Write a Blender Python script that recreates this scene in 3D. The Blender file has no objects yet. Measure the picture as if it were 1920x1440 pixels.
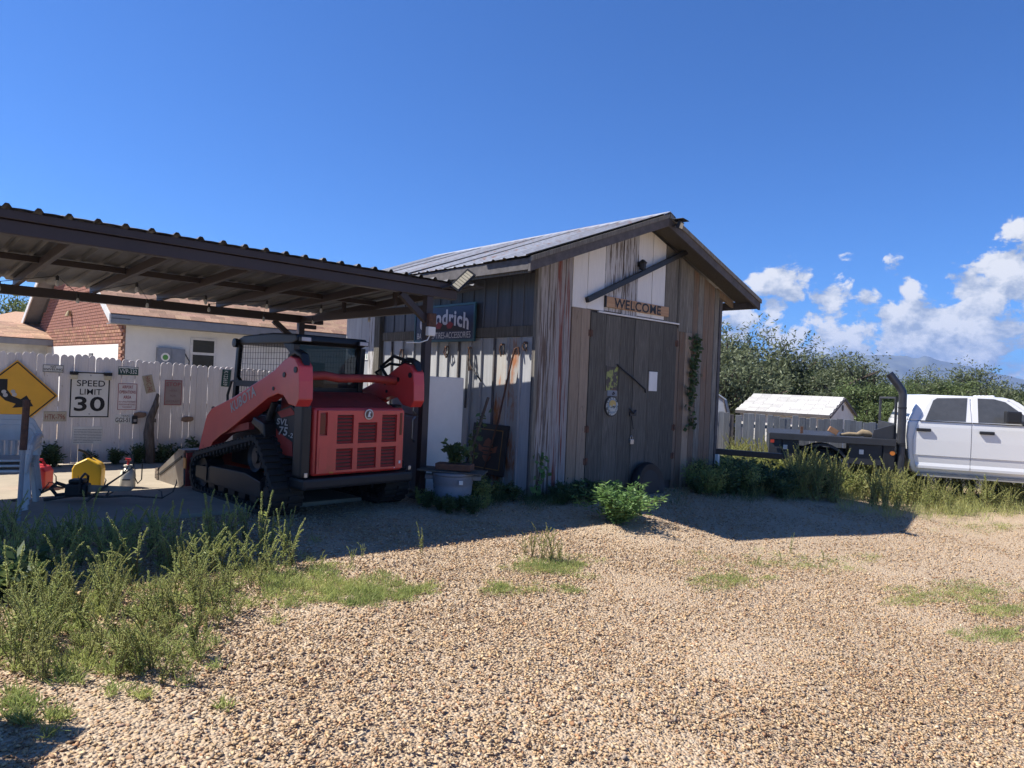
import bpy, bmesh, math, random
import numpy as np
from mathutils import Vector, Matrix

RND = random.Random(11)
NP = np.random.default_rng(5)
scene = bpy.context.scene
COL = scene.collection
rad = math.radians

# ------------------------------------------------------------------ camera
F_PX, ROLL, CAM_H = 1285.0, 0.042, 1.6          # focal length in photograph pixels (1920 wide), camera roll, eye height
cam_d = bpy.data.cameras.new("camera")
cam_d.sensor_width = 36.0
cam_d.sensor_fit = 'HORIZONTAL'
cam_d.lens = 36.0 * F_PX / 1920.0
cam_d.clip_start = 0.05
cam_d.clip_end = 30000.0
cam = bpy.data.objects.new("camera", cam_d)
COL.objects.link(cam)
cam.matrix_world = Matrix.Translation((0, 0, CAM_H)) @ Matrix.Rotation(rad(90), 4, 'X') @ Matrix.Rotation(ROLL, 4, 'Z')
scene.camera = cam

# ------------------------------------------------------------------ light
SUN_AZ, SUN_EL = -88.0, 51.8                     # azimuth clockwise from +Y, elevation (degrees)
sdir = Vector((math.sin(rad(SUN_AZ)) * math.cos(rad(SUN_EL)), math.cos(rad(SUN_AZ)) * math.cos(rad(SUN_EL)), math.sin(rad(SUN_EL))))
sun_d = bpy.data.lights.new("sun", 'SUN')
sun_d.energy = 4.4
sun_d.angle = rad(0.53)
sun_d.color = (1.0, 0.945, 0.86)
sun = bpy.data.objects.new("sun", sun_d)
COL.objects.link(sun)
sun.rotation_euler = sdir.to_track_quat('Z', 'Y').to_euler()
sun.location = sdir * 60

vs = scene.view_settings
vs.view_transform = 'Standard'
vs.look = 'None'
vs.exposure = 1.15
vs.gamma = 1.0
vs.use_curve_mapping = False
scene.cycles.max_bounces = 5
scene.cycles.diffuse_bounces = 3
scene.cycles.glossy_bounces = 2
scene.cycles.volume_bounces = 0
scene.cycles.transparent_max_bounces = 12
scene.cycles.use_denoising = True

_c, _s = math.cos(ROLL), math.sin(ROLL)
def ray(x, y):
    dx, dy = x - 960.0, y - 720.0
    return Vector(((_c * dx + _s * dy) / F_PX, 1.0, -(-_s * dx + _c * dy) / F_PX))
def at(x, y, Y):
    r = ray(x, y) * Y
    r.z += CAM_H
    return r

# ------------------------------------------------------------------ sky with cumulus along the horizon
def nlink(nt, a, b): nt.links.new(a, b)
world = bpy.data.worlds.new("World")
scene.world = world
world.use_nodes = True
wt = world.node_tree
wt.nodes.clear()
def wn(t, **k):
    n = wt.nodes.new(t)
    for a, b in k.items(): setattr(n, a, b)
    return n
def wmath(op, a, b=None, clamp=False):
    n = wn('ShaderNodeMath', operation=op, use_clamp=clamp)
    for i, q in enumerate((a, b)):
        if q is None: continue
        if isinstance(q, (int, float)): n.inputs[i].default_value = q
        else: nlink(wt, q, n.inputs[i])
    return n.outputs[0]
sky = wn('ShaderNodeTexSky', sky_type='NISHITA')
sky.sun_disc = False
sky.sun_elevation = rad(SUN_EL)
sky.sun_rotation = rad(SUN_AZ)
sky.altitude = 1200
sky.air_density = 1.0
sky.dust_density = 0.35
sky.ozone_density = 2.2
tint = wn('ShaderNodeMix', data_type='RGBA', blend_type='MULTIPLY')
tint.inputs[0].default_value = 1.0
nlink(wt, sky.outputs[0], tint.inputs[6])
tint.inputs[7].default_value = (0.255, 0.472, 0.80, 1)
geo = wn('ShaderNodeTexCoord')
def clouds(offset):
    add = wn('ShaderNodeVectorMath', operation='ADD')
    nlink(wt, geo.outputs['Generated'], add.inputs[0])
    add.inputs[1].default_value = offset
    mul = wn('ShaderNodeVectorMath', operation='MULTIPLY')
    nlink(wt, add.outputs[0], mul.inputs[0])
    mul.inputs[1].default_value = (1.0, 1.0, 1.35)
    n = wn('ShaderNodeTexNoise')
    n.inputs['Scale'].default_value = 21.0
    n.inputs['Detail'].default_value = 12.0
    n.inputs['Roughness'].default_value = 0.62
    n.inputs['Distortion'].default_value = 0.25
    nlink(wt, mul.outputs[0], n.inputs['Vector'])
    return add.outputs[0], n.outputs[0]
p0, n0 = clouds((0, 0, 0))
p1, n1 = clouds((-0.016, -0.002, 0.024))
# cloud bodies: (photo x, y, radius in px, weight)
BLOBS = [(1905, 505, 76, .97), (1985, 520, 80, .97), (1835, 555, 62, .95), (1470, 548, 62, .9), (1545, 578, 58, .88), (1395, 596, 36, .7),
         (1690, 640, 85, 1), (1790, 632, 95, 1), (1590, 668, 85, .95), (1500, 665, 70, .8), (1880, 640, 80, .75), (1625, 575, 38, .72), (1690, 503, 30, .62),
         (1583, 478, 27, .56), (1705, 545, 26, .68), (1780, 700, 120, .8), (1375, 615, 45, .8), (2090, 570, 110, 1), (2300, 640, 150, .9), (1440, 640, 60, .75), (1560, 640, 70, .85), (1640, 610, 50, .85), (1740, 600, 60, .9), (1860, 680, 110, .9), (1960, 650, 110, .9),
         (-260, 640, 120, .8), (-520, 560, 190, .9)]
env = None
for (x, y, r, w) in BLOBS:
    c = ray(x, y).normalized()
    d = wn('ShaderNodeVectorMath', operation='DISTANCE')
    nlink(wt, geo.outputs['Generated'], d.inputs[0])
    d.inputs[1].default_value = c
    mr = wn('ShaderNodeMapRange', interpolation_type='SMOOTHSTEP')
    nlink(wt, d.outputs['Value'], mr.inputs[0])
    mr.inputs[1].default_value = 0.0
    mr.inputs[2].default_value = 1.75 * r / F_PX
    mr.inputs[3].default_value = w
    mr.inputs[4].default_value = 0.0
    env = mr.outputs[0] if env is None else wmath('MAXIMUM', env, mr.outputs[0])
sep = wn('ShaderNodeSeparateXYZ')
nlink(wt, geo.outputs['Generated'], sep.inputs[0])
gate = wn('ShaderNodeMapRange', interpolation_type='SMOOTHSTEP')
nlink(wt, env, gate.inputs[0])
gate.inputs[1].default_value = 0.02
gate.inputs[2].default_value = 0.25
m1 = wmath('MULTIPLY', wmath('ADD', wmath('MULTIPLY', n0, 3.0), wmath('MULTIPLY', env, 1.32)), gate.outputs[0])
mask = wn('ShaderNodeMapRange', interpolation_type='SMOOTHSTEP')
nlink(wt, m1, mask.inputs[0])
mask.inputs[1].default_value = 2.12
mask.inputs[2].default_value = 2.42
lit = wmath('ADD', wmath('MULTIPLY', wmath('SUBTRACT', n0, n1), 4.6), 0.60, True)
ccol = wn('ShaderNodeMix', data_type='RGBA')
nlink(wt, lit, ccol.inputs[0])
ccol.inputs[6].default_value = (2.2, 2.5, 3.0, 1)
ccol.inputs[7].default_value = (4.9, 4.85, 4.75, 1)
cm = wn('ShaderNodeMix', data_type='RGBA')
nlink(wt, wmath('MULTIPLY', mask.outputs[0], 0.93), cm.inputs[0])
nlink(wt, tint.outputs[2], cm.inputs[6])
nlink(wt, ccol.outputs[2], cm.inputs[7])
bg = wn('ShaderNodeBackground')
bg.inputs[1].default_value = 0.092
nlink(wt, cm.outputs[2], bg.inputs[0])
wo = wn('ShaderNodeOutputWorld')
nlink(wt, bg.outputs[0], wo.inputs[0])

# ------------------------------------------------------------------ materials
MATS = {}
def M(name, col, col2=None, rough=0.75, metal=0.0, scale=6.0, stretch=(1, 1, 1), detail=5.0, lo=0.35, hi=0.65, bump=0.0, bscale=None,
      rnd=0.12, spec=0.4, third=None, t_lo=0.58, t_hi=0.66, t_scale=3.0, t_stretch=(1, 1, 1), emit=None, coat=0.0, hue=0.0):
    """Procedural surface: two colours mixed by stretched noise, an optional third (peeling, rust, dirt) by a second noise, a value shift per object."""
    if name in MATS: return MATS[name]
    m = bpy.data.materials.new(name)
    m.use_nodes = True
    nt = m.node_tree
    nt.nodes.clear()
    out = nt.nodes.new('ShaderNodeOutputMaterial')
    bs = nt.nodes.new('ShaderNodeBsdfPrincipled')
    nlink(nt, bs.outputs[0], out.inputs[0])
    bs.inputs['Roughness'].default_value = rough
    bs.inputs['Metallic'].default_value = metal
    bs.inputs['Specular IOR Level'].default_value = spec
    if coat: bs.inputs['Coat Weight'].default_value = coat; bs.inputs['Coat Roughness'].default_value = 0.08
    if col2 is None: col2 = tuple(c * 0.78 for c in col)
    tc = nt.nodes.new('ShaderNodeTexCoord')
    oi = nt.nodes.new('ShaderNodeObjectInfo')
    off = nt.nodes.new('ShaderNodeMath'); off.operation = 'MULTIPLY'; off.inputs[1].default_value = 57.0
    nlink(nt, oi.outputs['Random'], off.inputs[0])
    def nz(sc, st, det):
        mp = nt.nodes.new('ShaderNodeMapping')
        nlink(nt, tc.outputs['Object'], mp.inputs[0])
        mp.inputs['Scale'].default_value = st
        nlink(nt, off.outputs[0], mp.inputs['Location'])
        n = nt.nodes.new('ShaderNodeTexNoise')
        n.inputs['Scale'].default_value = sc
        n.inputs['Detail'].default_value = det
        n.inputs['Roughness'].default_value = 0.62
        nlink(nt, mp.outputs[0], n.inputs['Vector'])
        return n.outputs[0]
    def ramp(v, a, b):
        r = nt.nodes.new('ShaderNodeMapRange')
        r.inputs[1].default_value = a; r.inputs[2].default_value = b
        nlink(nt, v, r.inputs[0])
        return r.outputs[0]
    def mix(f, a, b):
        x = nt.nodes.new('ShaderNodeMix'); x.data_type = 'RGBA'
        nlink(nt, f, x.inputs[0])
        for i, q in ((6, a), (7, b)):
            if isinstance(q, tuple): x.inputs[i].default_value = (*q, 1)
            else: nlink(nt, q, x.inputs[i])
        return x.outputs[2]
    n1_ = nz(scale, stretch, detail)
    c = mix(ramp(n1_, lo, hi), tuple(col2), tuple(col))
    if third is not None:
        c = mix(ramp(nz(t_scale, t_stretch, 6.0), t_lo, t_hi), c, tuple(third))
    if rnd or hue:
        hs = nt.nodes.new('ShaderNodeHueSaturation')
        r = nt.nodes.new('ShaderNodeMapRange')
        r.inputs[3].default_value = 1 - rnd; r.inputs[4].default_value = 1 + rnd
        nlink(nt, oi.outputs['Random'], r.inputs[0])
        nlink(nt, r.outputs[0], hs.inputs['Value'])
        if hue:
            w2 = nt.nodes.new('ShaderNodeMath'); w2.operation = 'FRACT'
            nlink(nt, off.outputs[0], w2.inputs[0])
            r2 = nt.nodes.new('ShaderNodeMapRange')
            r2.inputs[3].default_value = 0.5 - hue; r2.inputs[4].default_value = 0.5 + hue
            nlink(nt, w2.outputs[0], r2.inputs[0])
            nlink(nt, r2.outputs[0], hs.inputs['Hue'])
        nlink(nt, c, hs.inputs['Color'])
        c = hs.outputs[0]
    nlink(nt, c, bs.inputs['Base Color'])
    if bump:
        b = nt.nodes.new('ShaderNodeBump')
        b.inputs['Strength'].default_value = bump
        b.inputs['Distance'].default_value = 0.02
        nlink(nt, nz(bscale or scale * 2.5, stretch, 6.0), b.inputs['Height'])
        nlink(nt, b.outputs[0], bs.inputs['Normal'])
    if emit:
        bs.inputs['Emission Color'].default_value = (*emit[0], 1); bs.inputs['Emission Strength'].default_value = emit[1]
    MATS[name] = m
    return m

def leaf_mat(name, col, col2, trans=0.35, rnd=0.2, scale=2.5):
    m = bpy.data.materials.new(name); m.use_nodes = True
    nt = m.node_tree; nt.nodes.clear()
    out = nt.nodes.new('ShaderNodeOutputMaterial')
    tc = nt.nodes.new('ShaderNodeTexCoord')
    n = nt.nodes.new('ShaderNodeTexNoise'); n.inputs['Scale'].default_value = scale; n.inputs['Detail'].default_value = 4
    nlink(nt, tc.outputs['Object'], n.inputs['Vector'])
    mr = nt.nodes.new('ShaderNodeMapRange'); mr.inputs[1].default_value = .36; mr.inputs[2].default_value = .64
    nlink(nt, n.outputs[0], mr.inputs[0])
    mx = nt.nodes.new('ShaderNodeMix'); mx.data_type = 'RGBA'
    nlink(nt, mr.outputs[0], mx.inputs[0])
    mx.inputs[6].default_value = (*col2, 1); mx.inputs[7].default_value = (*col, 1)
    at_ = nt.nodes.new('ShaderNodeAttribute'); at_.attribute_name = 'tone'
    v = nt.nodes.new('ShaderNodeMapRange'); v.inputs[3].default_value = 1 - rnd; v.inputs[4].default_value = 1 + rnd
    nlink(nt, at_.outputs['Fac'], v.inputs[0])
    hs = nt.nodes.new('ShaderNodeHueSaturation')
    nlink(nt, v.outputs[0], hs.inputs['Value']); nlink(nt, mx.outputs[2], hs.inputs['Color'])
    d = nt.nodes.new('ShaderNodeBsdfPrincipled'); d.inputs['Roughness'].default_value = .55; d.inputs['Specular IOR Level'].default_value = .35
    t = nt.nodes.new('ShaderNodeBsdfTranslucent')
    nlink(nt, hs.outputs[0], d.inputs['Base Color']); nlink(nt, hs.outputs[0], t.inputs['Color'])
    ms = nt.nodes.new('ShaderNodeMixShader'); ms.inputs[0].default_value = trans
    nlink(nt, d.outputs[0], ms.inputs[1]); nlink(nt, t.outputs[0], ms.inputs[2])
    nlink(nt, ms.outputs[0], out.inputs[0])
    MATS[name] = m
    return m

def glass_mat(name, col, mixf=0.55, rough=0.03):
    m = bpy.data.materials.new(name); m.use_nodes = True
    nt = m.node_tree; nt.nodes.clear()
    out = nt.nodes.new('ShaderNodeOutputMaterial')
    t = nt.nodes.new('ShaderNodeBsdfTransparent'); t.inputs[0].default_value = (*col, 1)
    p = nt.nodes.new('ShaderNodeBsdfPrincipled'); p.inputs['Base Color'].default_value = (.02, .022, .025, 1)
    p.inputs['Roughness'].default_value = rough
    ms = nt.nodes.new('ShaderNodeMixShader'); ms.inputs[0].default_value = mixf
    nlink(nt, t.outputs[0], ms.inputs[1]); nlink(nt, p.outputs[0], ms.inputs[2]); nlink(nt, ms.outputs[0], out.inputs[0])
    MATS[name] = m
    return m

# ------------------------------------------------------------------ mesh helpers
class MB:
    def __init__(s): s.v = []; s.f = []
    def add(s, vs_, fs):
        o = len(s.v); s.v += [tuple(q) for q in vs_]; s.f += [tuple(i + o for i in f) for f in fs]
        return s
    def box(s, x0, x1, y0, y1, z0, z1):
        return s.add([(x0, y0, z0), (x1, y0, z0), (x1, y1, z0), (x0, y1, z0), (x0, y0, z1), (x1, y0, z1), (x1, y1, z1), (x0, y1, z1)],
                     [(0, 3, 2, 1), (4, 5, 6, 7), (0, 1, 5, 4), (1, 2, 6, 5), (2, 3, 7, 6), (3, 0, 4, 7)])
    def bar(s, p, q, w, h, up=(0, 0, 1)):
        p, q = Vector(p), Vector(q); d = (q - p).normalized(); up = Vector(up)
        if abs(d.dot(up)) > .98: up = Vector((0, 1, 0))
        a = d.cross(up).normalized(); b = a.cross(d)
        vv = []
        for e in (p, q):
            for i, j in ((-1, -1), (1, -1), (1, 1), (-1, 1)): vv.append(e + a * (i * w / 2) + b * (j * h / 2))
        return s.add(vv, [(0, 1, 2, 3), (7, 6, 5, 4), (0, 4, 5, 1), (1, 5, 6, 2), (2, 6, 7, 3), (3, 7, 4, 0)])
    def tube(s, pts, r, n=8, cap=True):
        pts = [Vector(p) for p in pts]; k = len(pts)
        rs = r if isinstance(r, (list, tuple)) else [r] * k
        o = len(s.v); vv = []; prev = None
        for i, p in enumerate(pts):
            d = (pts[min(i + 1, k - 1)] - pts[max(i - 1, 0)]).normalized()
            if prev is None:
                a = d.cross(Vector((0, 0, 1)))
                if a.length < .05: a = d.cross(Vector((1, 0, 0)))
            else: a = prev - d * prev.dot(d)
            a.normalize(); prev = a; b = d.cross(a)
            for j in range(n):
                t = 2 * math.pi * j / n
                vv.append(p + a * (math.cos(t) * rs[i]) + b * (math.sin(t) * rs[i]))
        fs = [(i * n + j, i * n + (j + 1) % n, (i + 1) * n + (j + 1) % n, (i + 1) * n + j) for i in range(k - 1) for j in range(n)]
        if cap: fs += [tuple(range(n))[::-1], tuple((k - 1) * n + j for j in range(n))]
        return s.add(vv, fs)
    def lathe(s, prof, n=20, c=(0, 0, 0), axis='z'):
        vv = []; k = len(prof)
        for r, z in prof:
            for j in range(n):
                t = 2 * math.pi * j / n; a, b = r * math.cos(t), r * math.sin(t)
                q = {'z': (a, b, z), 'x': (z, a, b), 'y': (a, z, b)}[axis]
                vv.append((c[0] + q[0], c[1] + q[1], c[2] + q[2]))
        fs = [(i * n + j, i * n + (j + 1) % n, (i + 1) * n + (j + 1) % n, (i + 1) * n + j) for i in range(k - 1) for j in range(n)]
        if prof[0][0] > 1e-6: fs.append(tuple(range(n))[::-1])
        if prof[-1][0] > 1e-6: fs.append(tuple((k - 1) * n + j for j in range(n)))
        return s.add(vv, fs)
    def prism(s, poly, axis, a, b):
        n = len(poly)
        def P(q, t): return {'x': (t, q[0], q[1]), 'y': (q[0], t, q[1]), 'z': (q[0], q[1], t)}[axis]
        vv = [P(q, a) for q in poly] + [P(q, b) for q in poly]
        return s.add(vv, [tuple(range(n))[::-1], tuple(range(n, 2 * n))] + [(i, (i + 1) % n, n + (i + 1) % n, n + i) for i in range(n)])
    def xf(s, mat):
        s.v = [tuple(mat @ Vector(q)) for q in s.v]; return s
    def mesh(s, name, bevel=0.0, seg=2, smooth=False, ang=35):
        me = bpy.data.meshes.new(name)
        bm = bmesh.new()
        vv = [bm.verts.new(q) for q in s.v]
        for f in s.f:
            try: bm.faces.new([vv[i] for i in f])
            except ValueError: pass
        bmesh.ops.remove_doubles(bm, verts=bm.verts, dist=1e-6)
        bmesh.ops.recalc_face_normals(bm, faces=bm.faces)
        if bevel:
            es = [e for e in bm.edges if len(e.link_faces) == 2 and e.calc_face_angle(0) > rad(ang)]
            bmesh.ops.bevel(bm, geom=es, offset=bevel, segments=seg, affect='EDGES', profile=.6, clamp_overlap=True)
        bm.to_mesh(me); bm.free()
        if smooth: me.shade_smooth() if hasattr(me, 'shade_smooth') else None
        if smooth and hasattr(me, 'set_sharp_from_angle'): me.set_sharp_from_angle(angle=rad(40))
        return me
    def build(s, name, mat, parent=None, bevel=0.0, seg=2, smooth=False, loc=(0, 0, 0), rot=(0, 0, 0)):
        return link(name, s.mesh(name, bevel, seg, smooth), mat, parent, loc, rot)

def link(name, me, mat, parent=None, loc=(0, 0, 0), rot=(0, 0, 0)):
    if mat is not None and not me.materials: me.materials.append(MATS[mat] if isinstance(mat, str) else mat)
    o = bpy.data.objects.new(name, me)
    COL.objects.link(o)
    o.location = loc; o.rotation_euler = rot
    if parent is not None: o.parent = parent
    return o
def tag(o, label, cat, group=None):
    o['label'] = label; o['category'] = cat
    if group: o['group'] = group
    return o
def thing(name, label, cat, loc=(0, 0, 0), rz=0.0, group=None, rot=None):
    o = bpy.data.objects.new(name, None)
    COL.objects.link(o)
    o.empty_display_size = .1
    o.location = loc; o.rotation_euler = rot or (0, 0, rz)
    return tag(o, label, cat, group)
def copy_tree(o, parent=None):
    c = o.copy(); COL.objects.link(c); c.parent = parent
    for ch in list(o.children): copy_tree(ch, c)
    return c
def struct(o): o['kind'] = 'structure'; return o
def stuff(o): o['kind'] = 'stuff'; return o
def B(x0, x1, y0, y1, z0, z1): return MB().box(x0, x1, y0, y1, z0, z1)

def np_mesh(name, V, Fq, attrs=None):
    """Fast mesh from numpy arrays; Fq is N x 3 or N x 4; attrs {name: per-vertex float array or n x 4 colours}."""
    me = bpy.data.meshes.new(name)
    k = Fq.shape[1]
    me.vertices.add(len(V)); me.vertices.foreach_set('co', V.astype(np.float32).ravel())
    me.loops.add(Fq.size); me.loops.foreach_set('vertex_index', Fq.astype(np.int32).ravel())
    me.polygons.add(len(Fq)); me.polygons.foreach_set('loop_start', np.arange(0, Fq.size, k, dtype=np.int32))
    try: me.polygons.foreach_set('loop_total', np.full(len(Fq), k, dtype=np.int32))
    except Exception: pass
    for n_, a in (attrs or {}).items():
        if a.ndim == 1:
            t = me.attributes.new(n_, 'FLOAT', 'POINT'); t.data.foreach_set('value', a.astype(np.float32))
        else:
            t = me.attributes.new(n_, 'FLOAT_COLOR', 'POINT'); t.data.foreach_set('color', a.astype(np.float32).ravel())
    me.update(calc_edges=True)
    return me

# ------------------------------------------------------------------ lettering: all words are turned to meshes in one go
TEXT = {}
def make_texts(words):
    objs = []
    for w, off in words:
        cu = bpy.data.curves.new('t', 'FONT'); cu.body = w; cu.size = 1; cu.offset = off; cu.extrude = 0.0; cu.resolution_u = 4; cu.space_character = 1.0 + 3.2 * off
        o = bpy.data.objects.new('t', cu); COL.objects.link(o); objs.append((w, o))
    dg = bpy.context.evaluated_depsgraph_get()
    for w, o in objs:
        me = o.evaluated_get(dg).to_mesh()
        v = [tuple(q.co) for q in me.vertices]; f = [tuple(p.vertices) for p in me.polygons]
        TEXT[w] = (v, f)
        o.evaluated_get(dg).to_mesh_clear()
    for w, o in objs:
        cu = o.data; bpy.data.objects.remove(o); bpy.data.curves.remove(cu)
def text(word, w, h, cx, cz, mat, parent, y=-0.003, name='lettering', angle=0.0, arch=0.0, shear=0.0):
    """Word fitted into a w x h box centred at (cx, cz) on the plane y of the parent's frame, read from the -y side."""
    v, f = TEXT[word]
    xs = [q[0] for q in v]; ys = [q[1] for q in v]
    x0, x1, y0, y1 = min(xs), max(xs), min(ys), max(ys)
    out = []; ca, sa = math.cos(angle), math.sin(angle)
    for q in v:
        a = ((q[0] - x0) / (x1 - x0) - .5) * w; b = ((q[1] - y0) / (y1 - y0) - .5) * h
        b -= arch * (a / (w / 2)) ** 2
        a += shear * b
        out.append((cx + a * ca - b * sa, y, cz + a * sa + b * ca))
    me = bpy.data.meshes.new(name); me.from_pydata(out, [], f); me.update()
    return link(name, me, mat, parent)
make_texts([(w, o) for w, o in [('SPEED', .008), ('LIMIT', .004), ('30', .02), ('NO', .01), ('SNIVELING', .01), ('HTK-796', .0), ('VVP-332', .01), ('GGS-51', .01), ('HWC-340', .0),
            ('K122659', .0), ('STOP', .03), ('AIRPORT', .015), ('OPERATIONS', .015), ('AREA', .015), ('NO UNAUTHORIZED', .0), ('PERSONS BEYOND', .0), ('THIS POINT', .0), ('HERE', .0), ('FOR', .0), ('AIRCRAFT', .0),
            ('TEXAS', .0), ('WELCOME', .02), ('Goodrich', .03), ('BATTERIES-TIRES-ACCESSORIES', .0), ('5011', .03), ('KUBOTA', .02), ('SVL', .02), ('75', .02), ('-2', .02), ('K', .05)]])
# ------------------------------------------------------------------ palette
def wood(name, c, c2, third=None, **k):
    d = dict(rough=.85, scale=5.0, stretch=(14, 14, .55), detail=7, lo=.33, hi=.67, bump=.35, rnd=.16, spec=.2)
    d.update(k)
    return M(name, c, c2, third=third, **d)
wood('weathered_wood', (.148, .138, .118), (.070, .063, .053), third=(.26, .245, .215), t_scale=4, t_stretch=(16, 16, .5), t_lo=.6, t_hi=.72)
wood('grey_plank', (.255, .235, .200), (.112, .102, .086), third=(.37, .345, .305), t_scale=5, t_stretch=(12, 12, .5), t_lo=.56, t_hi=.7)
wood('pale_pine', (.38, .30, .225), (.25, .19, .14), third=(.16, .125, .10), t_scale=3, t_stretch=(5, 5, 1.6), t_lo=.62, t_hi=.72)
wood('flaking_white_paint', (.56, .55, .545), (.40, .385, .375), third=(.15, .125, .105), t_scale=3.2, t_stretch=(11, 11, .7), t_lo=.50, t_hi=.58, lo=.4, hi=.6, rnd=.1)
wood('worn_grey_paint', (.37, .35, .335), (.22, .20, .185), third=(.115, .085, .068), t_scale=2.6, t_stretch=(12, 12, .5), t_lo=.47, t_hi=.56)
wood('white_paint_wood', (.80, .78, .74), (.70, .68, .65), third=(.22, .19, .18), t_scale=6, t_stretch=(5, 5, 2), t_lo=.70, t_hi=.74, rnd=.08)
wood('red_streaked_paint', (.33, .31, .30), (.19, .17, .16), third=(.17, .06, .045), t_scale=2.4, t_stretch=(13, 13, .35), t_lo=.52, t_hi=.58)
wood('rusty_brown_plank', (.23, .17, .125), (.12, .093, .072), third=(.24, .12, .068), t_scale=1.6, t_stretch=(4, 4, .8), t_lo=.55, t_hi=.75)
wood('fence_paint', (.76, .71, .68), (.66, .61, .585), third=(.34, .27, .24), t_scale=9, t_stretch=(3, 3, 1.2), t_lo=.69, t_hi=.75, rnd=.09)
wood('grey_fence_wood', (.205, .22, .24), (.145, .155, .17), third=(.12, .12, .13), t_scale=4, t_stretch=(9, 9, .8), t_lo=.64, t_hi=.75, rnd=.18)
wood('bark', (.12, .095, .075), (.06, .045, .035), scale=7, stretch=(3, 3, .8), bump=.7)
wood('driftwood', (.17, .145, .125), (.075, .06, .05), scale=4, stretch=(9, 9, 1.0), bump=.8)
wood('cedar_sign', (.46, .29, .17), (.34, .20, .115), scale=3, stretch=(.6, 8, 8))
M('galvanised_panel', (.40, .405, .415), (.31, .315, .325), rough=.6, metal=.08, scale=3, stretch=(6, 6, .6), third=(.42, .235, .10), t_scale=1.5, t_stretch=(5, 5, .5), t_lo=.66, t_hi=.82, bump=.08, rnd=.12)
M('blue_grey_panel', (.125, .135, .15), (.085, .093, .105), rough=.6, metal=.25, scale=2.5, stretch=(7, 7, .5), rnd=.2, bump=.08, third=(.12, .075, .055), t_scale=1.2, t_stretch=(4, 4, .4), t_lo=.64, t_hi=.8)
M('rust_top_panel', (.43, .42, .40), (.36, .33, .30), rough=.6, metal=.05, scale=3, stretch=(6, 6, .5), third=(.36, .13, .045), t_scale=2.0, t_stretch=(3, 3, .9), t_lo=.5, t_hi=.62, bump=.1)
M('roof_tin', (.47, .48, .50), (.36, .35, .35), rough=.42, metal=.55, scale=2, stretch=(5, .5, 1), third=(.36, .18, .095), t_scale=1.1, t_stretch=(6, .5, 1), t_lo=.57, t_hi=.72, rnd=.15, bump=.05)
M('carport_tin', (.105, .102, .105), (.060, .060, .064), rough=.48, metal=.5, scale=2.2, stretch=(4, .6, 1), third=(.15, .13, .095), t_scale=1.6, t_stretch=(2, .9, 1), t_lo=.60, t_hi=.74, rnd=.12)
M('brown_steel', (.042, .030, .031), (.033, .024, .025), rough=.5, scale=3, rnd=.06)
M('black_iron', (.022, .022, .024), rough=.45, rnd=.1)
M('black_plastic', (.018, .018, .02), rough=.55)
M('rusty_steel', (.14, .065, .038), (.07, .04, .03), rough=.85, scale=14, bump=.2)
M('dark_trim', (.11, .10, .10), (.068, .062, .062), rough=.8, stretch=(1, 1, 1), scale=9, bump=.15)
M('steel', (.42, .42, .43), rough=.35, metal=.9)
M('fridge_white', (.74, .71, .67), (.70, .67, .63), rough=.35, rnd=0)
M('lamp_lens', (.62, .55, .38), rough=.3, rnd=0)
M('bulb_glass', (.55, .55, .54), rough=.15, rnd=0)
M('barrel_plastic', (.20, .22, .25), (.165, .18, .21), rough=.55, rnd=0)
M('sign_black', (.012, .012, .013), rough=.5, rnd=0)
M('sign_white', (.72, .71, .67), (.66, .65, .61), rough=.45, rnd=0)
M('sign_off_white', (.74, .70, .69), (.64, .60, .59), rough=.55, rnd=0)
M('sign_yellow', (.78, .42, .04), (.70, .37, .036), rough=.5, rnd=0, scale=4)
M('sign_red', (.33, .055, .06), rough=.5, rnd=0)
M('plate_green', (.025, .075, .06), rough=.45, rnd=0)
M('plate_tan', (.42, .36, .26), (.33, .28, .2), rough=.5, rnd=0)
M('plate_cream', (.52, .47, .36), (.42, .37, .28), rough=.5, rnd=0)
M('plate_text_red', (.28, .07, .05), rough=.5, rnd=0)
M('navy_enamel', (.018, .03, .085), (.012, .018, .05), rough=.35, rnd=0)
M('teal_enamel', (.03, .10, .125), rough=.35, rnd=0)
M('enamel_letter', (.70, .70, .74), rough=.4, rnd=0)
M('enamel_red', (.26, .02, .03), rough=.4, rnd=0)
M('concrete', (.35, .295, .22), (.29, .245, .185), rough=.9, scale=3, third=(.23, .19, .15), t_scale=1.3, t_lo=.60, t_hi=.78, bump=.12, rnd=0)

# ------------------------------------------------------------------ ground
def smin(a, b, k):
    h = np.clip(.5 + .5 * (b - a) / k, 0, 1)
    return b * (1 - h) + a * h - k * h * (1 - h)
def gz(X, Y):
    """Height of the yard: level under the slab, falling to the right of the shed."""
    X = np.asarray(X, float); Y = np.asarray(Y, float)
    pl = -.095 * (np.clip(X, -8, 8.0) - .313) + .055 * (np.clip(Y, 6.5, 13) - 9.862)
    return smin(pl, np.full_like(pl, .0), .16)
def g(x, y): return float(gz(x, y))
def axis(lo, hi, step, far_lo, far_hi):
    mid = list(np.arange(lo, hi + 1e-6, step))
    a = [lo - step * 1.6 ** k for k in range(1, 40) if lo - step * 1.6 ** k > far_lo] ; a = [far_lo] + a[::-1]
    b = [hi + step * 1.6 ** k for k in range(1, 40) if hi + step * 1.6 ** k < far_hi] + [far_hi]
    return np.array(a + mid + b)
gx, gy = axis(-13, 17, .16, -6000, 6000), axis(1.2, 20, .16, -3000, 7000)
GX, GY = np.meshgrid(gx, gy)
GZ = gz(GX, GY)
near = (np.abs(GX) < 20) & (GY < 25) & (GY > 0)
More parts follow.
